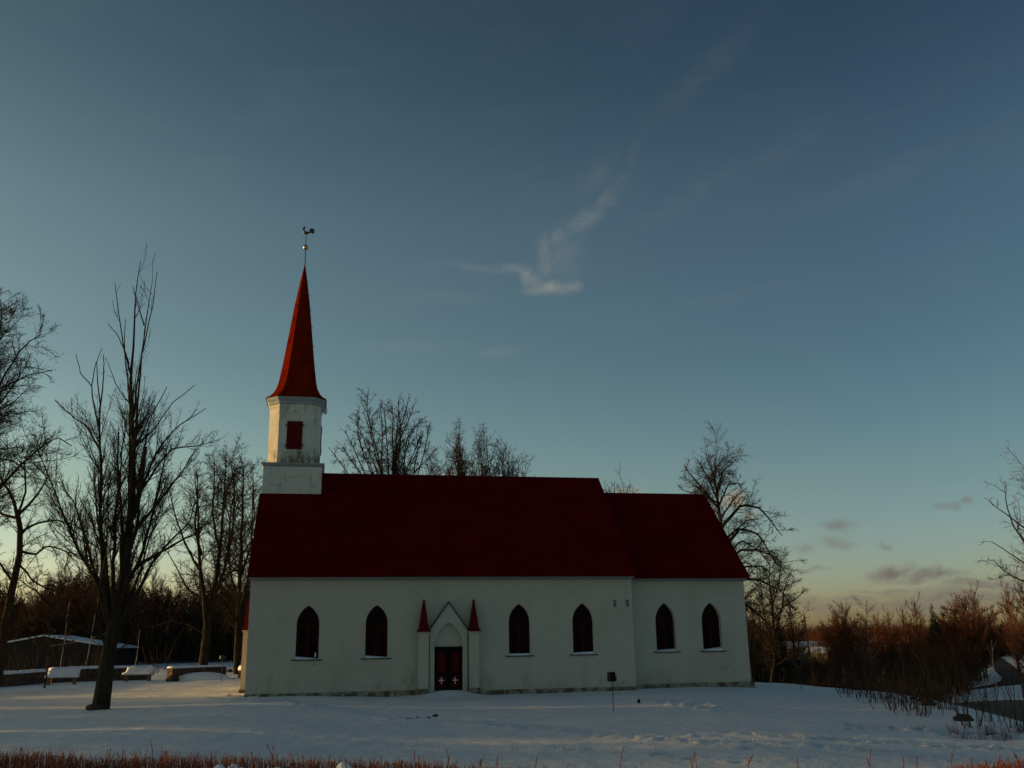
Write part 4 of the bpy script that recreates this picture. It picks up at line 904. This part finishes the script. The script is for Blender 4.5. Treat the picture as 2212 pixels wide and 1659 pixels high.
# right valley trees
first('ra', 'alder', 71, 12, 7.0, 1832, 1316, 170, 'bushy russet tree, tallest of those above the cream building', 2, g_right)
first('rb', 'birch', 72, 12, 6.0, 1885, 1308, 165, 'russet birch with two pale stems and a rounded top', 2, g_right)
first('rs', 'aspen', 73, 12, 4.6, 1990, 1303, 175, 'slim pointed russet tree left of the lone spruce', 2, g_right)
first('rw', 'willow', 74, 12, 9.0, 2108, 1288, 160, 'broad fan shaped russet tree above the dark road', 2, g_right)
o = more('sp', 2028, 1300, 150, 'lone dark spruce standing above the russet trees of the valley'); nogroup(o)
for key, px, yt, Y, lab in (('ra', 1812, 1335, 175, 'lower bushy russet tree left of the tallest one'), ('ra', 1856, 1342, 180, 'low russet tree right of the tallest bushy one'), ('ra', 1775, 1362, 200, 'low russet bush tree right of the bare pole'),
                       ('rs', 1930, 1326, 180, 'small slim russet tree right of the rounded birch'), ('rs', 1962, 1318, 178, 'rounded slim russet tree between the birch and the pointed one'), ('rw', 2088, 1304, 168, 'fan shaped russet tree right of the lone spruce'),
                       ('rw', 2126, 1318, 172, 'smaller fan shaped russet tree on the road side'), ('ra', 2052, 1358, 180, 'low russet tree at the foot of the lone spruce'), ('ra', 1905, 1340, 185, 'low russet tree behind the rounded birch'), ('rb', 1868, 1338, 176, 'small birch left of the rounded one')):
    o = more(key, px, yt, Y, lab, wx=.8); nogroup(o)
for key in ('ra', 'rb', 'rs', 'rw'): 
    nogroup(PR[key][0])
rr_ = G(75)
for i in range(50):
    px = rr_.uniform(1600, 2135); Y = rr_.uniform(120, 235); key = ('ra', 'rs', 'rb')[rr_.integers(3)]
    if 1745 < px < 1862 and Y < 200: Y += 90
    more(key, px, 1377 + rr_.normal(0, 8) - max(0, (1700 - px)) * .25, Y, {'ra': 'bushy russet tree in the valley wood', 'rs': 'slim russet tree in the valley wood', 'rb': 'russet birch in the valley wood'}[key], g_right + {'ra': ', bushy', 'rs': ', slim', 'rb': ', birches'}[key], rr_)
for px, yt, Y, lab in ((2200, 1278, 118, 'russet bare tree at the right edge beside the road'), (2226, 1262, 112, 'tall russet bare tree cut off by the right edge')):
    o = more('rs', px, yt, Y, lab, wx=.9); nogroup(o)
for px, yt, Y, lab in ((1688, 1322, 100, 'dark spruce behind the slender crooked tree'), (1634, 1335, 106, 'dark spruce close behind the church corner')):
    o = more('sp', px, yt, Y, lab); nogroup(o)
for px, yt, Y in ((2150, 1352, 300), (2120, 1350, 310), (2165, 1358, 330), (1760, 1372, 330)):
    more('sp', px, yt, Y, 'small far spruce on the valley skyline', 'small spruces on the far skyline')
for i in range(26):
    px = 1740 + i * 19 + rr_.uniform(-8, 8); more(('ra', 'rw')[i % 2], px, 1367 + rr_.normal(0, 4), 290 + rr_.uniform(0, 60), 'small far russet tree on the valley skyline', 'small russet trees on the far skyline', rr_)
# wood west of the churchyard, off the left of the picture: it shades the snow
for i in range(13):
    yy = 27 + 29 * (i + rr_.random()) / 13; xx = rr_.uniform(-98, -56); o, H = PR[('la', 'ls', 'la')[i % 3]]; k = rr_.uniform(.55, .95)
    copy_thing(o, (xx, yy, gz(xx, yy) - .1), rr_.uniform(0, 6.28), (k * 1.25, k * 1.25, k), 'bare tree of the wood west of the churchyard', 'trees of the wood west of the churchyard')
def wb():
    return (rb.uniform(-100, -56), rb.uniform(25, 53), -.1)
brush('western_undergrowth', 1500, wb, lambda p: rb.uniform(1.0, 3.6), rb, 'twig', .2, .04, label='brushwood of the wood west of the churchyard')

def hb():  # brushwood added out of sight behind the church, shading the lower valley trees
    Y = rb.uniform(94, 122); return (rb.uniform(-26, 6), Y, -.1)
brush('unseen_shade_brush', 3600, hb, lambda p: rb.uniform(3.5, 7.5), rb, 'twig', .14, .05, label='unseen brushwood added north of the church to shade the valley trees')
# ------------------------------------------------------------------ saplings, shrubs and stems
def stems(name, x, y, n, h, spread, rg, m, label, group=None, r=.012, cat='shrub', side=1.2, z=None, fan=.25):
    z0 = gz(x, y) if z is None else z
    P0 = np.concatenate([rg.normal(0, spread, (n, 2)), np.full((n, 1), -.1)], 1); D = nrm(np.concatenate([P0[:, :2] / max(spread, .01) * fan * .6 + rg.normal(0, fan * .4, (n, 2)), np.ones((n, 1))], 1))
    hh = h * rg.uniform(.55, 1.05, n); P, R = shoot(P0, D, hh, np.full(n, r), 6, .06, .03, .3, rg); t = TM(); t.tubes(P, R, 4)
    p, D2, l, rr = offspring(P, R, hh, side * 1.5, .25, 34, 12, .35, .15, 1.2, .7, r * .45, rg); P2, R2 = shoot(p, D2, l, rr, 3, .1, .08, .4, rg); t.tubes(P2, R2, 3)
    p, D2, l, rr = offspring(P2, R2, l, side * 2., .2, 36, 12, .4, .1, .5, .7, r * .35, rg); P3, R3 = shoot(p, D2, l, rr, 2, .1, .08, .4, rg); t.tubes(P3, R3, 3)
    o = link(name, t.mesh(name), m); o.location = (x, y, z0); tag(o, label, cat, group); return o
def gpx(x, y):
    d = ray(x, y); t = np.linspace(12, 150, 2800); q = np.array([0, 0, CAMH]) + t[:, None] * d
    hit = np.where(q[:, 2] < ground_z(q[:, 0], q[:, 1]))[0]; k = hit[0] if len(hit) else -1
    return float(q[k, 0]), float(q[k, 1])
def brink(px): return float(np.interp(px, [1700, 1821, 1955, 2048, 2151, 2212, 2260], [1474, 1484, 1504, 1520, 1543, 1559, 1572]))
rs = G(81)
gs = 'leafless stems along the brink of the snow slope'
for i in range(34):
    px = 1826 + 175 * (i + rs.random()) / 34; x, Y = gpx(px, brink(px) + rs.uniform(6, 20 + 22 * (px - 1826) / 175))
    stems('leafless_stems', x, Y, int(rs.integers(3, 9)), rs.uniform(.7, 2.2), .30, rs, 'twig', 'thin leafless stems on the brink of the snow slope', gs, .017, side=.9)
for px, py, n, h, lab in ((2045, 1534, 16, 2.6, 'clump of tall dark stems in front of the frozen pond'), (2022, 1530, 12, 2.3, 'narrow clump of stems left of the tallest clump'), (2098, 1568, 12, 2.3, 'leaning dark stems beside the stone on the slope'), (2112, 1574, 7, 1.7, 'short stems at the foot of the leaning ones'),
                          (1982, 1522, 9, 2.0, 'dark stems beyond the upper stone'), (1990, 1548, 6, 1.1, 'low spreading twigs on the snow slope'), (2175, 1572, 9, 2.4, 'tall sparse stems in front of the pond'), (2208, 1580, 8, 2.5, 'tall sparse stems at the right edge'), (2150, 1560, 6, 2.0, 'sparse stems rising over the pond edge')):
    x, Y = gpx(px, py); stems('stem_clump', x, Y, n, h, .20, rs, 'twig', lab, None, .016, side=1.1)
for i in range(9):
    px = (2060, 2076, 2120, 2133, 2150, 2165, 2180, 2196, 2212)[i]; x, Y = gpx(px, 1592 + rs.uniform(-10, 10)); stems('dry_tuft', x, Y, 30, .45, .13, rs, 'twig_brown', 'small tuft of dry grass on the snow slope', 'tufts of dry grass on the slope', .006, side=.9, cat='grass tuft')
for px, py, h in ((1106, 1622, .35), (1200, 1617, .3), (1222, 1622, .3), (1240, 1622, .25), (912, 1608, .35), (230, 1536, .5), (238, 1534, .4), (190, 1542, .35), (322, 1540, .35)):
    x, Y = gpx(px, py); stems('dry_stalk', x, Y, 3, h, .05, rs, 'twig', 'single dry stalk sticking out of the snow', 'dry stalks in the foreground snow', .006, side=.4, cat='stalk', fan=.4)
# bushes filling the valley side beyond the brink
SH = [stems('bush', 0, 0, n, h, .55, G(200 + i), m, 'dark leafless bush on the valley side beyond the snow slope', 'dark bushes on the valley side', .03, side=1.3, fan=.75) for i, (n, h, m) in enumerate(((26, 3.6, 'twig'), (20, 4.6, 'twig'), (30, 3.0, 'twig_brown'), (14, 5.4, 'twig_brown')))]
rq = G(210); k_ = 0
while k_ < 130:
    Y = rq.uniform(74, 190); px = rq.uniform(1690, 2125); x = basex(px, 1430, Y); z = gz(x, Y); q = 1376 + (CAMH - z) / Y * FPX
    if z > -2.6 or (px > 2070 and q > 1405 and px - 2070 > (q - 1405) * -.2 and px > 2085) or (px > 2040 and q > 1500): continue
    o = SH[k_ % 4]; c = o if k_ < 4 else o.copy()
    if k_ >= 4: COL.objects.link(c)
    f_ = rq.uniform(.7, 1.25) * (1 + (Y - 74) / 260); c.location = (x, Y, z - .05); c.rotation_euler = (0, 0, rq.uniform(0, 6.28)); c.scale = (f_, f_, f_ * rq.uniform(.75, 1.1)); k_ += 1
# shrubs behind the wall on the left and the sapling
for px, Y, n, h, lab in ((30, 76, 16, 3.6, 'low wide shrub behind the wall at the left edge'), (80, 84, 14, 3.6, 'shrub with spreading twigs behind the first bench'), (150, 92, 14, 3.4, 'shrub behind the wall between the benches'), (205, 98, 16, 3.2, 'shrub behind the wall left of the lopped trunk'), (338, 96, 10, 3.0, 'thin shrub in the gap of the wall'), (350, 104, 8, 3.6, 'thin shrub beyond the gap of the wall')):
    x = basex(px, 1440, Y); stems('shrub', x, Y, n, h, .5, rs, 'twig', lab, None, .022, side=1.2, fan=.5)
x, Y = gpx(95, 1487); generic('sapling', x, Y, 4.6, 3.4, G(82), 'young bare tree with a thin trunk in front of the first bench', trunk=.35, r=.06, nl=10, up=40, twig=.011)
# pale birch by the road
b, L_ = pxlimbs((2152, 1496), 122., [([(2152, 1496), (2150, 1460), (2145, 1430), (2143, 1405), (2142, 1382)], 1.4, .25, 0, 0), ([(2144, 1418), (2137, 1404), (2133, 1390)], .4, .15, 0, .4), ([(2143, 1408), (2148, 1392), (2150, 1380)], .4, .15, 0, -.4)], G(83))
finish_tree('birch_tree', b, L_, [dict(dens=1.2, t0=.5, ang=32, lf=.2, lmin=.4, lmax=1.6, rmin=.014, wig=.1, trop=.1, K=4), dict(dens=2., t0=.1, ang=38, lf=.4, lmin=.2, lmax=.7, rmin=.012, wig=.1, trop=.1, K=3)], G(84), 'bark_birch', 'twig_red', 'lone pale birch trunk lit by the sun beside the road', 'tree')

# ------------------------------------------------------------------ churchyard wall, benches, posts
def wall_run(P, h, th, mb, seed):
    rg = G(seed); P = np.array(P, float); n = max(2, int(np.linalg.norm(np.diff(P, axis=0), axis=1).sum() / .35)); P = smoothline(P, n) if n > len(P) else P
    v = []
    for i, p in enumerate(P):
        t = P[min(i + 1, n - 1)] - P[max(i - 1, 0)]; t /= np.linalg.norm(t); q = np.array([t[1], -t[0]]); g_ = gz(*p); hh = h + rg.normal(0, .03)
        if q[1] > 0: q = -q
        for s_, z in ((1, -.4), (1.0, hh * .5), (.93, hh), (-.93, hh), (-1, -.4)):
            o_ = p + q * th / 2 * s_ + q * rg.normal(0, .03); v.append((o_[0], o_[1], g_ + z))
    f = []
    for i in range(n - 1):
        for k in range(4): a = 5 * i + k; f.append((a, a + 5, a + 6, a + 1))
    f += [(0, 1, 2, 3, 4), tuple(5 * (n - 1) + k for k in (4, 3, 2, 1, 0))]
    mb.add(v, f); return P
def snow_run(P, h, th, mb, seed, thick=.16):
    rg = G(seed); n = len(P); v = []
    for i, p in enumerate(P):
        t = P[min(i + 1, n - 1)] - P[max(i - 1, 0)]; t /= np.linalg.norm(t); q = np.array([t[1], -t[0]]); g_ = gz(*p) + h + .0; k = thick * rg.uniform(.8, 1.2)
        for s_, z in ((1.12, -.03), (1.08, .6 * k), (.5, k), (-.5, k), (-1.1, .5 * k), (-1.1, -.03)): o_ = p + q * th / 2 * s_; v.append((o_[0], o_[1], g_ + z))
    f = []
    for i in range(n - 1):
        for j in range(5): a = 6 * i + j; f.append((a, a + 6, a + 7, a + 1))
    f += [(0, 1, 2, 3, 4, 5), tuple(6 * (n - 1) + j for j in (5, 4, 3, 2, 1, 0))]
    mb.add(v, f)
def stone_wall(pts, h, th, seed, label, snow=.16):
    root = empty('stone_wall', (0, 0, 0)); tag(root, label, 'wall')
    mb = MB(); P = wall_run(pts, h, th, mb, seed); mb.build('masonry', 'stone_wall', root)
    sn = MB(); snow_run(P, h, th, sn, seed + 1, snow); sn.build('snow_cap', 'snow_cap', root, True)
    return root
stone_wall([(-42, 52), (-36.5, 60), (-35.2, 68), (-35.0, 73)], .85, .6, 91, 'dark stone wall with snow on top running in from the left edge')
stone_wall([(-34.6, 73.4), (-33, 75.4), (-28.6, 77.4)], .95, .6, 93, 'stone wall with snowy top behind the two benches')
stone_wall([(-24.9, 71.0), (-23.6, 72.4), (-21.9, 74)], .9, .8, 95, 'broken end of stone wall half drifted over, by the forked tree', .10)
stone_wall([(-21.2, 76), (-19, 78), (-14, 80)], .55, .8, 97, 'low far stretch of wall buried in snow near the church', .28)
for i, (px, py, r_) in enumerate(((378, 1466, .33), (388, 1470, .25), (372, 1472, .38), (398, 1468, .22), (456, 1452, .28), (464, 1455, .22), (496, 1452, .26))):
    x, Y = gpx(px, py); rg = G(100 + i); mb = MB(); mb.ball((0, 0, 0), r_, 8, (1.2, .9, .8)); mb.v = [tuple(np.array(p) * rg.uniform(.85, 1.15)) for p in mb.v]
    o = mb.build('fallen_stone', 'stone'); o.location = (x, Y, gz(x, Y) + r_ * .3); tag(o, 'fallen wall stone showing through the drift by the forked tree', 'stone', 'fallen stones beside the broken wall')
def drift(x, y, rx, ry, h, label):
    n = 14; mb = MB(); R = []
    rg = G(int(abs(x * 100)))
    for k in range(6):
        a = k / 5; R.append([(rx * math.cos(math.pi / 2 * a) * math.cos(t) * rg.uniform(.95, 1.05), ry * math.cos(math.pi / 2 * a) * math.sin(t), -.1 + (h + .1) * math.sin(math.pi / 2 * a)) for t in [2 * math.pi * i / n for i in range(n)]])
    mb.rings(R); o = mb.build('snow_drift', 'snow_cap', None, True); o.location = (x, y, gz(x, y)); tag(o, label, 'snow drift')
drift(-22.6, 71.4, 2.2, .9, .55, 'snow drift banked against the broken wall end')
def bench(x, y, rz, label):
    root = empty('bench', (x, y, gz(x, y)), rz); tag(root, label, 'bench', 'snow covered benches by the wall')
    for sx in (-.85, .85):
        for sy in (-.2, .2):
            l = MB(); l.box(sx - .05, sx + .05, sy - .05, sy + .05, -.1, .42); l.build('leg', 'bench_wood', root)
    s_ = MB(); s_.box(-1.05, 1.05, -.32, .28, .42, .48); s_.build('seat', 'bench_wood', root)
    bk = MB(); bk.hexa([(-1.05, .30, .45), (1.05, .30, .45), (1.05, .36, .45), (-1.05, .36, .45)], [(-1.05, .48, .95), (1.05, .48, .95), (1.05, .54, .95), (-1.05, .54, .95)]); bk.build('backrest', 'bench_wood', root)
    c = MB(); prof = [(-.36, .485), (-.38, .56), (-.28, .62), (0, .64), (.2, .70), (.38, .93), (.48, 1.03), (.58, .99), (.60, .94), (.44, .93), (.285, .485)]
    rgb_ = G(int(abs(x * 10))); c.rings([[(u, a + rgb_.normal(0, .015), b2 + (b2 - .485) * rgb_.uniform(-.12, .12) * (1 if 0 < i_ < 12 else .2)) for a, b2 in prof] for i_, u in enumerate(np.linspace(-1.05, 1.05, 13))]); c.build('snow_cover', 'snow_cap', root, True); return root
x, Y = gpx(135, 1481); bench(x * (Y + 2.5) / Y - .1, Y + 2.5, .1, 'snow covered bench nearer the left edge, against the wall')
x, Y = gpx(300, 1474); bench(x * (Y + 2.5) / Y - .1, Y + 2.5, -.05, 'snow covered bench right of the lopped trunk')
def floodlight(x, y, h, rz, label, tilt=-.25, wd=.31, hd=.33, boxy=.16, pole=.018, m='dark_metal', z=None):
    root = empty('floodlight', (x, y, gz(x, y) if z is None else z), rz); tag(root, label, 'floodlight')
    p = MB(); p.tube([(0, 0, -.2), (0, 0, h - hd * .55)], pole, 8); p.tube([(0, 0, -.05), (0, 0, .02)], pole * 2.1, 8); p.build('pole', 'grey_metal', root)
    yk = MB(); yk.tube([(-wd / 2 - .03, 0, h + .02), (-wd / 2 - .03, .03, h - hd * .5), (0, .03, h - hd * .62), (wd / 2 + .03, .03, h - hd * .5), (wd / 2 + .03, 0, h + .02)], .014, 6); yk.build('bracket', 'grey_metal', root)
    hd_ = MB(); c, s_ = math.cos(tilt), math.sin(tilt)
    def T(a, b, e): return (a, b * c - e * s_, h + b * s_ + e * c)
    hd_.rings([[T(-wd * .36, -boxy * .6, -hd * .36), T(wd * .36, -boxy * .6, -hd * .36), T(wd * .36, -boxy * .6, hd * .36), T(-wd * .36, -boxy * .6, hd * .36)], [T(-wd / 2, 0, -hd / 2), T(wd / 2, 0, -hd / 2), T(wd / 2, 0, hd / 2), T(-wd / 2, 0, hd / 2)],
               [T(-wd / 2, boxy * .5, -hd / 2), T(wd / 2, boxy * .5, -hd / 2), T(wd / 2, boxy * .5, hd / 2), T(-wd / 2, boxy * .5, hd / 2)]])
    hd_.build('lamp_head', m, root)
    return root
x, Y = gpx(1325, 1536); floodlight(x, Y, atY(1318, 1461, Y)[2] - gz(x, Y), .25, 'dark floodlight on a thin pole in the snow before the nave wall')
x, Y = basex(1730, 1478, 60), 60; floodlight(x, Y, atY(1725, 1430, Y)[2] - gz(x, Y), -.5, 'floodlight on a pole against the thicket right of the church', wd=.26, hd=.32)
x, Y = gpx(478, 1472); floodlight(x, Y, atY(478, 1420, Y)[2] - gz(x, Y), .2, 'small floodlight on a pole between the forked and straight trees', wd=.40, hd=.22, m='grey_metal')
# stake, twigs and stones on the snow
x, Y = gpx(1380, 1519); mb = MB(); mb.tube([(0, 0, -.1), (.0, 0, .08), (.03, 0, .17)], [.05, .075, .03], 7); o = mb.build('stake', 'dark_metal'); o.location = (x, Y, gz(x, Y)); tag(o, 'short dark stump of a stake right of the floodlight pole', 'stake')
for i, (px, py, w_, lab) in enumerate(((884, 1555, .15, 'flat dark sod, leftmost of the four scraps in the snow'), (902, 1551, .10, 'small dark clod second from the left among the scraps'), (926, 1551, .11, 'flat dark clod third from the left among the scraps'), (940, 1548, .18, 'larger dark clod rightmost of the four scraps'))):
    x, Y = gpx(px, py); rg = G(120 + i); mb = MB(); mb.ball((0, 0, 0), w_ / 2, 7, (1.3, .8, .6)); mb.v = [tuple(np.array(p) * rg.uniform(.7, 1.3)) for p in mb.v]; o = mb.build('clod', 'stone'); o.location = (x, Y, gz(x, Y) + w_ * .15); tag(o, lab, 'clod')
for i, (px, py, w_, lab) in enumerate(((2006, 1524, .55, 'dark snow capped stone, upper one on the slope'), (2082, 1557, .55, 'flat dark stone beside the leaning stems'), (1997, 1516, .5, 'dark stone half hidden at the brink of the slope'), (203, 1534, .62, 'dark stone at the foot of the lopped tree'), (1974, 1512, .35, 'small dark stone on the brink among the stems'))):
    x, Y = gpx(px, py); rg = G(130 + i); mb = MB(); mb.ball((0, 0, 0), w_ / 2, 9, (1.25, .8, .55)); mb.v = [tuple(np.array(p) * rg.uniform(.85, 1.12)) for p in mb.v]; o = mb.build('field_stone', 'stone', None, True); o.location = (x, Y, gz(x, Y) + w_ * .12); tag(o, lab, 'stone')
x, Y = gpx(2068, 1548); mb = MB(); mb.tube([(0, 0, -.2), (.02, 0, .9)], [.034, .03], 7); o = mb.build('fence_post', 'pole_wood'); o.location = (x, Y, gz(x, Y)); tag(o, 'short dark post on the slope in front of the pond', 'post')
for px, yt, yb, Y, r_, lab in ((1737, 1330, 1372, 150, .14, 'bare dark pole rising above the valley trees'), (2194, 1406, 1482, 125, .10, 'leaning utility pole beside the road')):
    x = basex(px, yt, Y); g0 = gz(x, Y); t = topz(px, yt, Y) - g0; mb = MB(); mb.tube([(.5, 0, -.3), (.25, 0, t * .5), (0, 0, t)], [r_ * 1.1, r_, r_ * .8], 8); o = mb.build('utility_pole', 'pole_wood'); o.location = (x, Y, g0); tag(o, lab, 'pole')
# leaning pole with rail in the left wood
Y = 104; root = empty('rail_frame', (*[basex(242, 1405, Y), Y], gz(basex(242, 1405, Y), Y))); tag(root, 'pale slanting rail on a post in front of the dark wood', 'rail')
def rel(px, py): return tuple(atY(px, py, Y) - np.array(root.location))
mb = MB(); mb.tube([(0, 0, -.2), rel(251, 1362)], .035, 6); mb.build('post', 'bark_birch', root)
mb = MB(); mb.tube([rel(108, 1396), rel(180, 1384), rel(251, 1362)], .022, 6); mb.build('rail', 'bark_birch', root)
for a, b_, lab in (((133, 1408), (150, 1300), 'thin pale leaning trunk before the snowy roofed house'), ((186, 1418), (212, 1290), 'thin pale leaning trunk right of the snowy roofed house'), ((292, 1432), (302, 1360), 'short pale trunk in the wood right of the lopped tree')):
    Y = 102; p0 = atY(a[0], a[1], Y); g0 = gz(p0[0], Y); p1 = atY(b_[0], b_[1], Y) - np.array([p0[0], Y, g0])
    finish_tree('birch_tree', (p0[0], Y, g0), [(np.array([(0, 0, -.2), p1 * .5 + np.array([.05, 0, 0]), p1]), .04, .015)], [dict(dens=1.2, t0=.5, ang=38, lf=.14, lmin=.4, lmax=1.4, rmin=.012, wig=.12, trop=0, K=4), dict(dens=2.4, t0=.1, ang=40, lf=.4, lmin=.2, lmax=.7, rmin=.01, wig=.1, trop=-.05, K=3)], G(140 + a[0]), 'bark_birch', 'twig', lab, 'tree')

# ------------------------------------------------------------------ houses
def house(x, y, rz, w_, d, h, rise, wallm, label, nwin=3, gable_front=True, z=None):
    z0 = gz(x, y) if z is None else z; root = empty('house', (x, y, z0), rz); tag(root, label, 'house')
    wl = MB()
    if gable_front:
        wl.prism([(-w_ / 2, -.5), (w_ / 2, -.5), (w_ / 2, h), (0, h + rise), (-w_ / 2, h)], 0, d)
    else:
        wl.prismx([(0, -.5), (d, -.5), (d, h), (d / 2, h + rise), (0, h)], -w_ / 2, w_ / 2)
    wl.build('wall', wallm, root)
    rf = MB(); o_ = .5; t = .16
    if gable_front:
        for s_ in (-1, 1):
            k = rise / (w_ / 2); b_ = [(0, -o_, h + rise + .02), (0, d + o_, h + rise + .02), (s_ * (w_ / 2 + o_), d + o_, h - o_ * k + .02), (s_ * (w_ / 2 + o_), -o_, h - o_ * k + .02)]
            rf.hexa(b_, [(p[0], p[1], p[2] + t) for p in b_])
    else:
        for s_ in (-1, 1):
            k = rise / (d / 2); b_ = [(-w_ / 2 - o_, d / 2, h + rise + .02), (w_ / 2 + o_, d / 2, h + rise + .02), (w_ / 2 + o_, d / 2 + s_ * (d / 2 + o_), h - o_ * k + .02), (-w_ / 2 - o_, d / 2 + s_ * (d / 2 + o_), h - o_ * k + .02)]
            rf.hexa(b_, [(p[0], p[1], p[2] + t) for p in b_])
    rf.build('snowy_roof', 'snow_cap', root)
    for i in range(nwin):
        u = -w_ / 2 + w_ * (i + .5) / nwin; fr = MB(); ring_between(fr, [(u - .6, h * .35), (u - .6, h * .35 + 1.3), (u + .6, h * .35 + 1.3), (u + .6, h * .35)], [(u - .5, h * .35 + .1), (u - .5, h * .35 + 1.2), (u + .5, h * .35 + 1.2), (u + .5, h * .35 + .1)], -.06, -.004); f_ = fr.build('window', 'grey_metal' if wallm == 'house_wall' else 'white_paint', root)
        pn = MB(); pn.box(u - .499, u + .499, -.03, -.004, h * .35 + .101, h * .35 + 1.199); pn.build('pane', 'glass', f_)
    return root
Y = 112; x = basex(90, 1430, Y); house(x, Y, .12, 15.5, 9, 2.3, 1.35, 'house_wall', 'low dark house with snow on its shallow gable roof, behind the wall', 0)
Y = 178; x = basex(1808, 1430, Y); house(x, Y, -.45, 10, 8, 4.6, .8, 'house_cream', 'cream house with snowy roof catching the sun behind the thicket', 3, False, VALLEY)
Y = 205; x = basex(1790, 1430, Y); house(x, Y, .1, 16, 8, 5.4, .9, 'house_cream', 'long cream building with flat snowy roof behind the cream house', 5, False, VALLEY)
Y = 185; x = basex(1745, 1430, Y); house(x, Y, .2, 9, 6, 3.2, 1.0, 'house_wall', 'small grey shed with snowy roof left of the cream house', 2, False, VALLEY)

# ------------------------------------------------------------------ hedge in the foreground
rh = G(151)
def hedge_top(px): return np.interp(px, [-200, 0, 150, 200, 230, 480, 700, 900, 1100, 1500, 1800, 2000, 2080, 2212, 2500], [1618, 1624, 1627, 1640, 1636, 1633, 1641, 1646, 1660, 1674, 1678, 1672, 1652, 1639, 1632])
def hedge_mesh(n, name, pxr, r0):
    px = rh.uniform(pxr[0], pxr[1], n); Yh = rh.uniform(7.5, 8.6, n); base = []; top = []
    for p, y_ in zip(px, Yh):
        t = atY(p, hedge_top(p) + abs(rh.normal(0, 9)) - 3, y_); base.append((t[0] + rh.normal(0, .05), y_ + rh.normal(0, .05), 1.0)); top.append((t[0], y_, t[2]))
    base = np.array(base); top = np.array(top); L = np.maximum(top[:, 2] - base[:, 2], .05)
    D = nrm(top - base + rh.normal(0, .04, top.shape)); base[:, 2] -= .12
    P, R = shoot(base, D, (L + .12) * 1.0, rh.uniform(r0 * .6, r0 * 1.1, n), 6, .07, .03, .5, rh); t = TM(); t.tubes(P, R, 5)
    p, D2, l, rr = offspring(P, R, L, 7, .4, 24, 9, .28, .04, .16, .8, r0 * .4, rh); P2, R2 = shoot(p, D2, l, rr, 3, .08, .12, .7, rh); t.tubes(P2, R2, 4)
    return t
t = hedge_mesh(5200, 'hedge', (-160, 2380), .0042)
# long shoots that stand clear of the hedge, with knobbly tips
hs = [(334, 1615), (372, 1620), (440, 1626), (552, 1622), (586, 1624), (895, 1620), (912, 1632), (958, 1628), (870, 1640), (1136, 1627), (1030, 1640), (1076, 1638), (1342, 1626), (1512, 1622), (1508, 1634), (1620, 1640), (1730, 1636), (1872, 1618), (1880, 1634), (1952, 1634), (1984, 1636), (2058, 1628), (2100, 1636), (2150, 1628), (2196, 1630), (60, 1612), (40, 1618), (258, 1620), (216, 1612), (700, 1632), (640, 1636), (800, 1634)]
b0 = []; d0 = []; l0 = []
for px, py in hs:
    y_ = rh.uniform(7.7, 8.3); T_ = atY(px, py, y_); b_ = np.array([T_[0] + rh.normal(0, .07), y_, .95]); b0.append(b_); d0.append(T_ - b_); l0.append(np.linalg.norm(T_ - b_))
P, R = shoot(np.array(b0), nrm(np.array(d0)), np.array(l0), np.full(len(b0), .0034), 8, .045, .0, .7, rh); R[:, -1] *= 1.9; R[:, -2] *= 1.2; t.tubes(P, R, 6)
p, D2, l, rr = offspring(P, R, np.array(l0), 5, .7, 26, 8, .25, .05, .14, .8, .003, rh); P2, R2 = shoot(p, D2, l, rr, 3, .06, .1, .9, rh); R2[:, -1] *= 1.8; t.tubes(P2, R2, 5)
hd = link('hedge', t.mesh('hedge'), 'hedge_twig', None, True); tag(hd, 'clipped leafless reddish hedge along the bottom of the picture', 'hedge')
for i, (px, py, w_, lab) in enumerate(((475, 1651, .085, 'lump of snow on the hedge, leftmost of the row'), (505, 1649.5, .08, 'lump of snow on the hedge, second from the left'), (522, 1656, .05, 'smallest lump of snow on the hedge'), (599, 1652, .085, 'flat lump of snow on the hedge, third large one'), (742, 1645.5, .105, 'tallest pointed lump of snow on the hedge'))):
    Y = 7.55; T_ = atY(px, py, Y); rg = G(160 + i); mb = MB(); mb.ball((0, 0, 0), w_ / 2, 12, (1.0, .9, 1.0 if i != 3 else .6))
    mb.v = [(p[0] * (1.15 - .5 * p[2] / w_) * rg.uniform(.95, 1.06), p[1] * rg.uniform(.93, 1.06), p[2] * rg.uniform(.96, 1.05)) for p in mb.v]
    o = mb.build('snow_lump', 'snow_cap', None, True); o.location = (T_[0], Y, T_[2] - w_ / 2); tag(o, lab, 'snow lump')
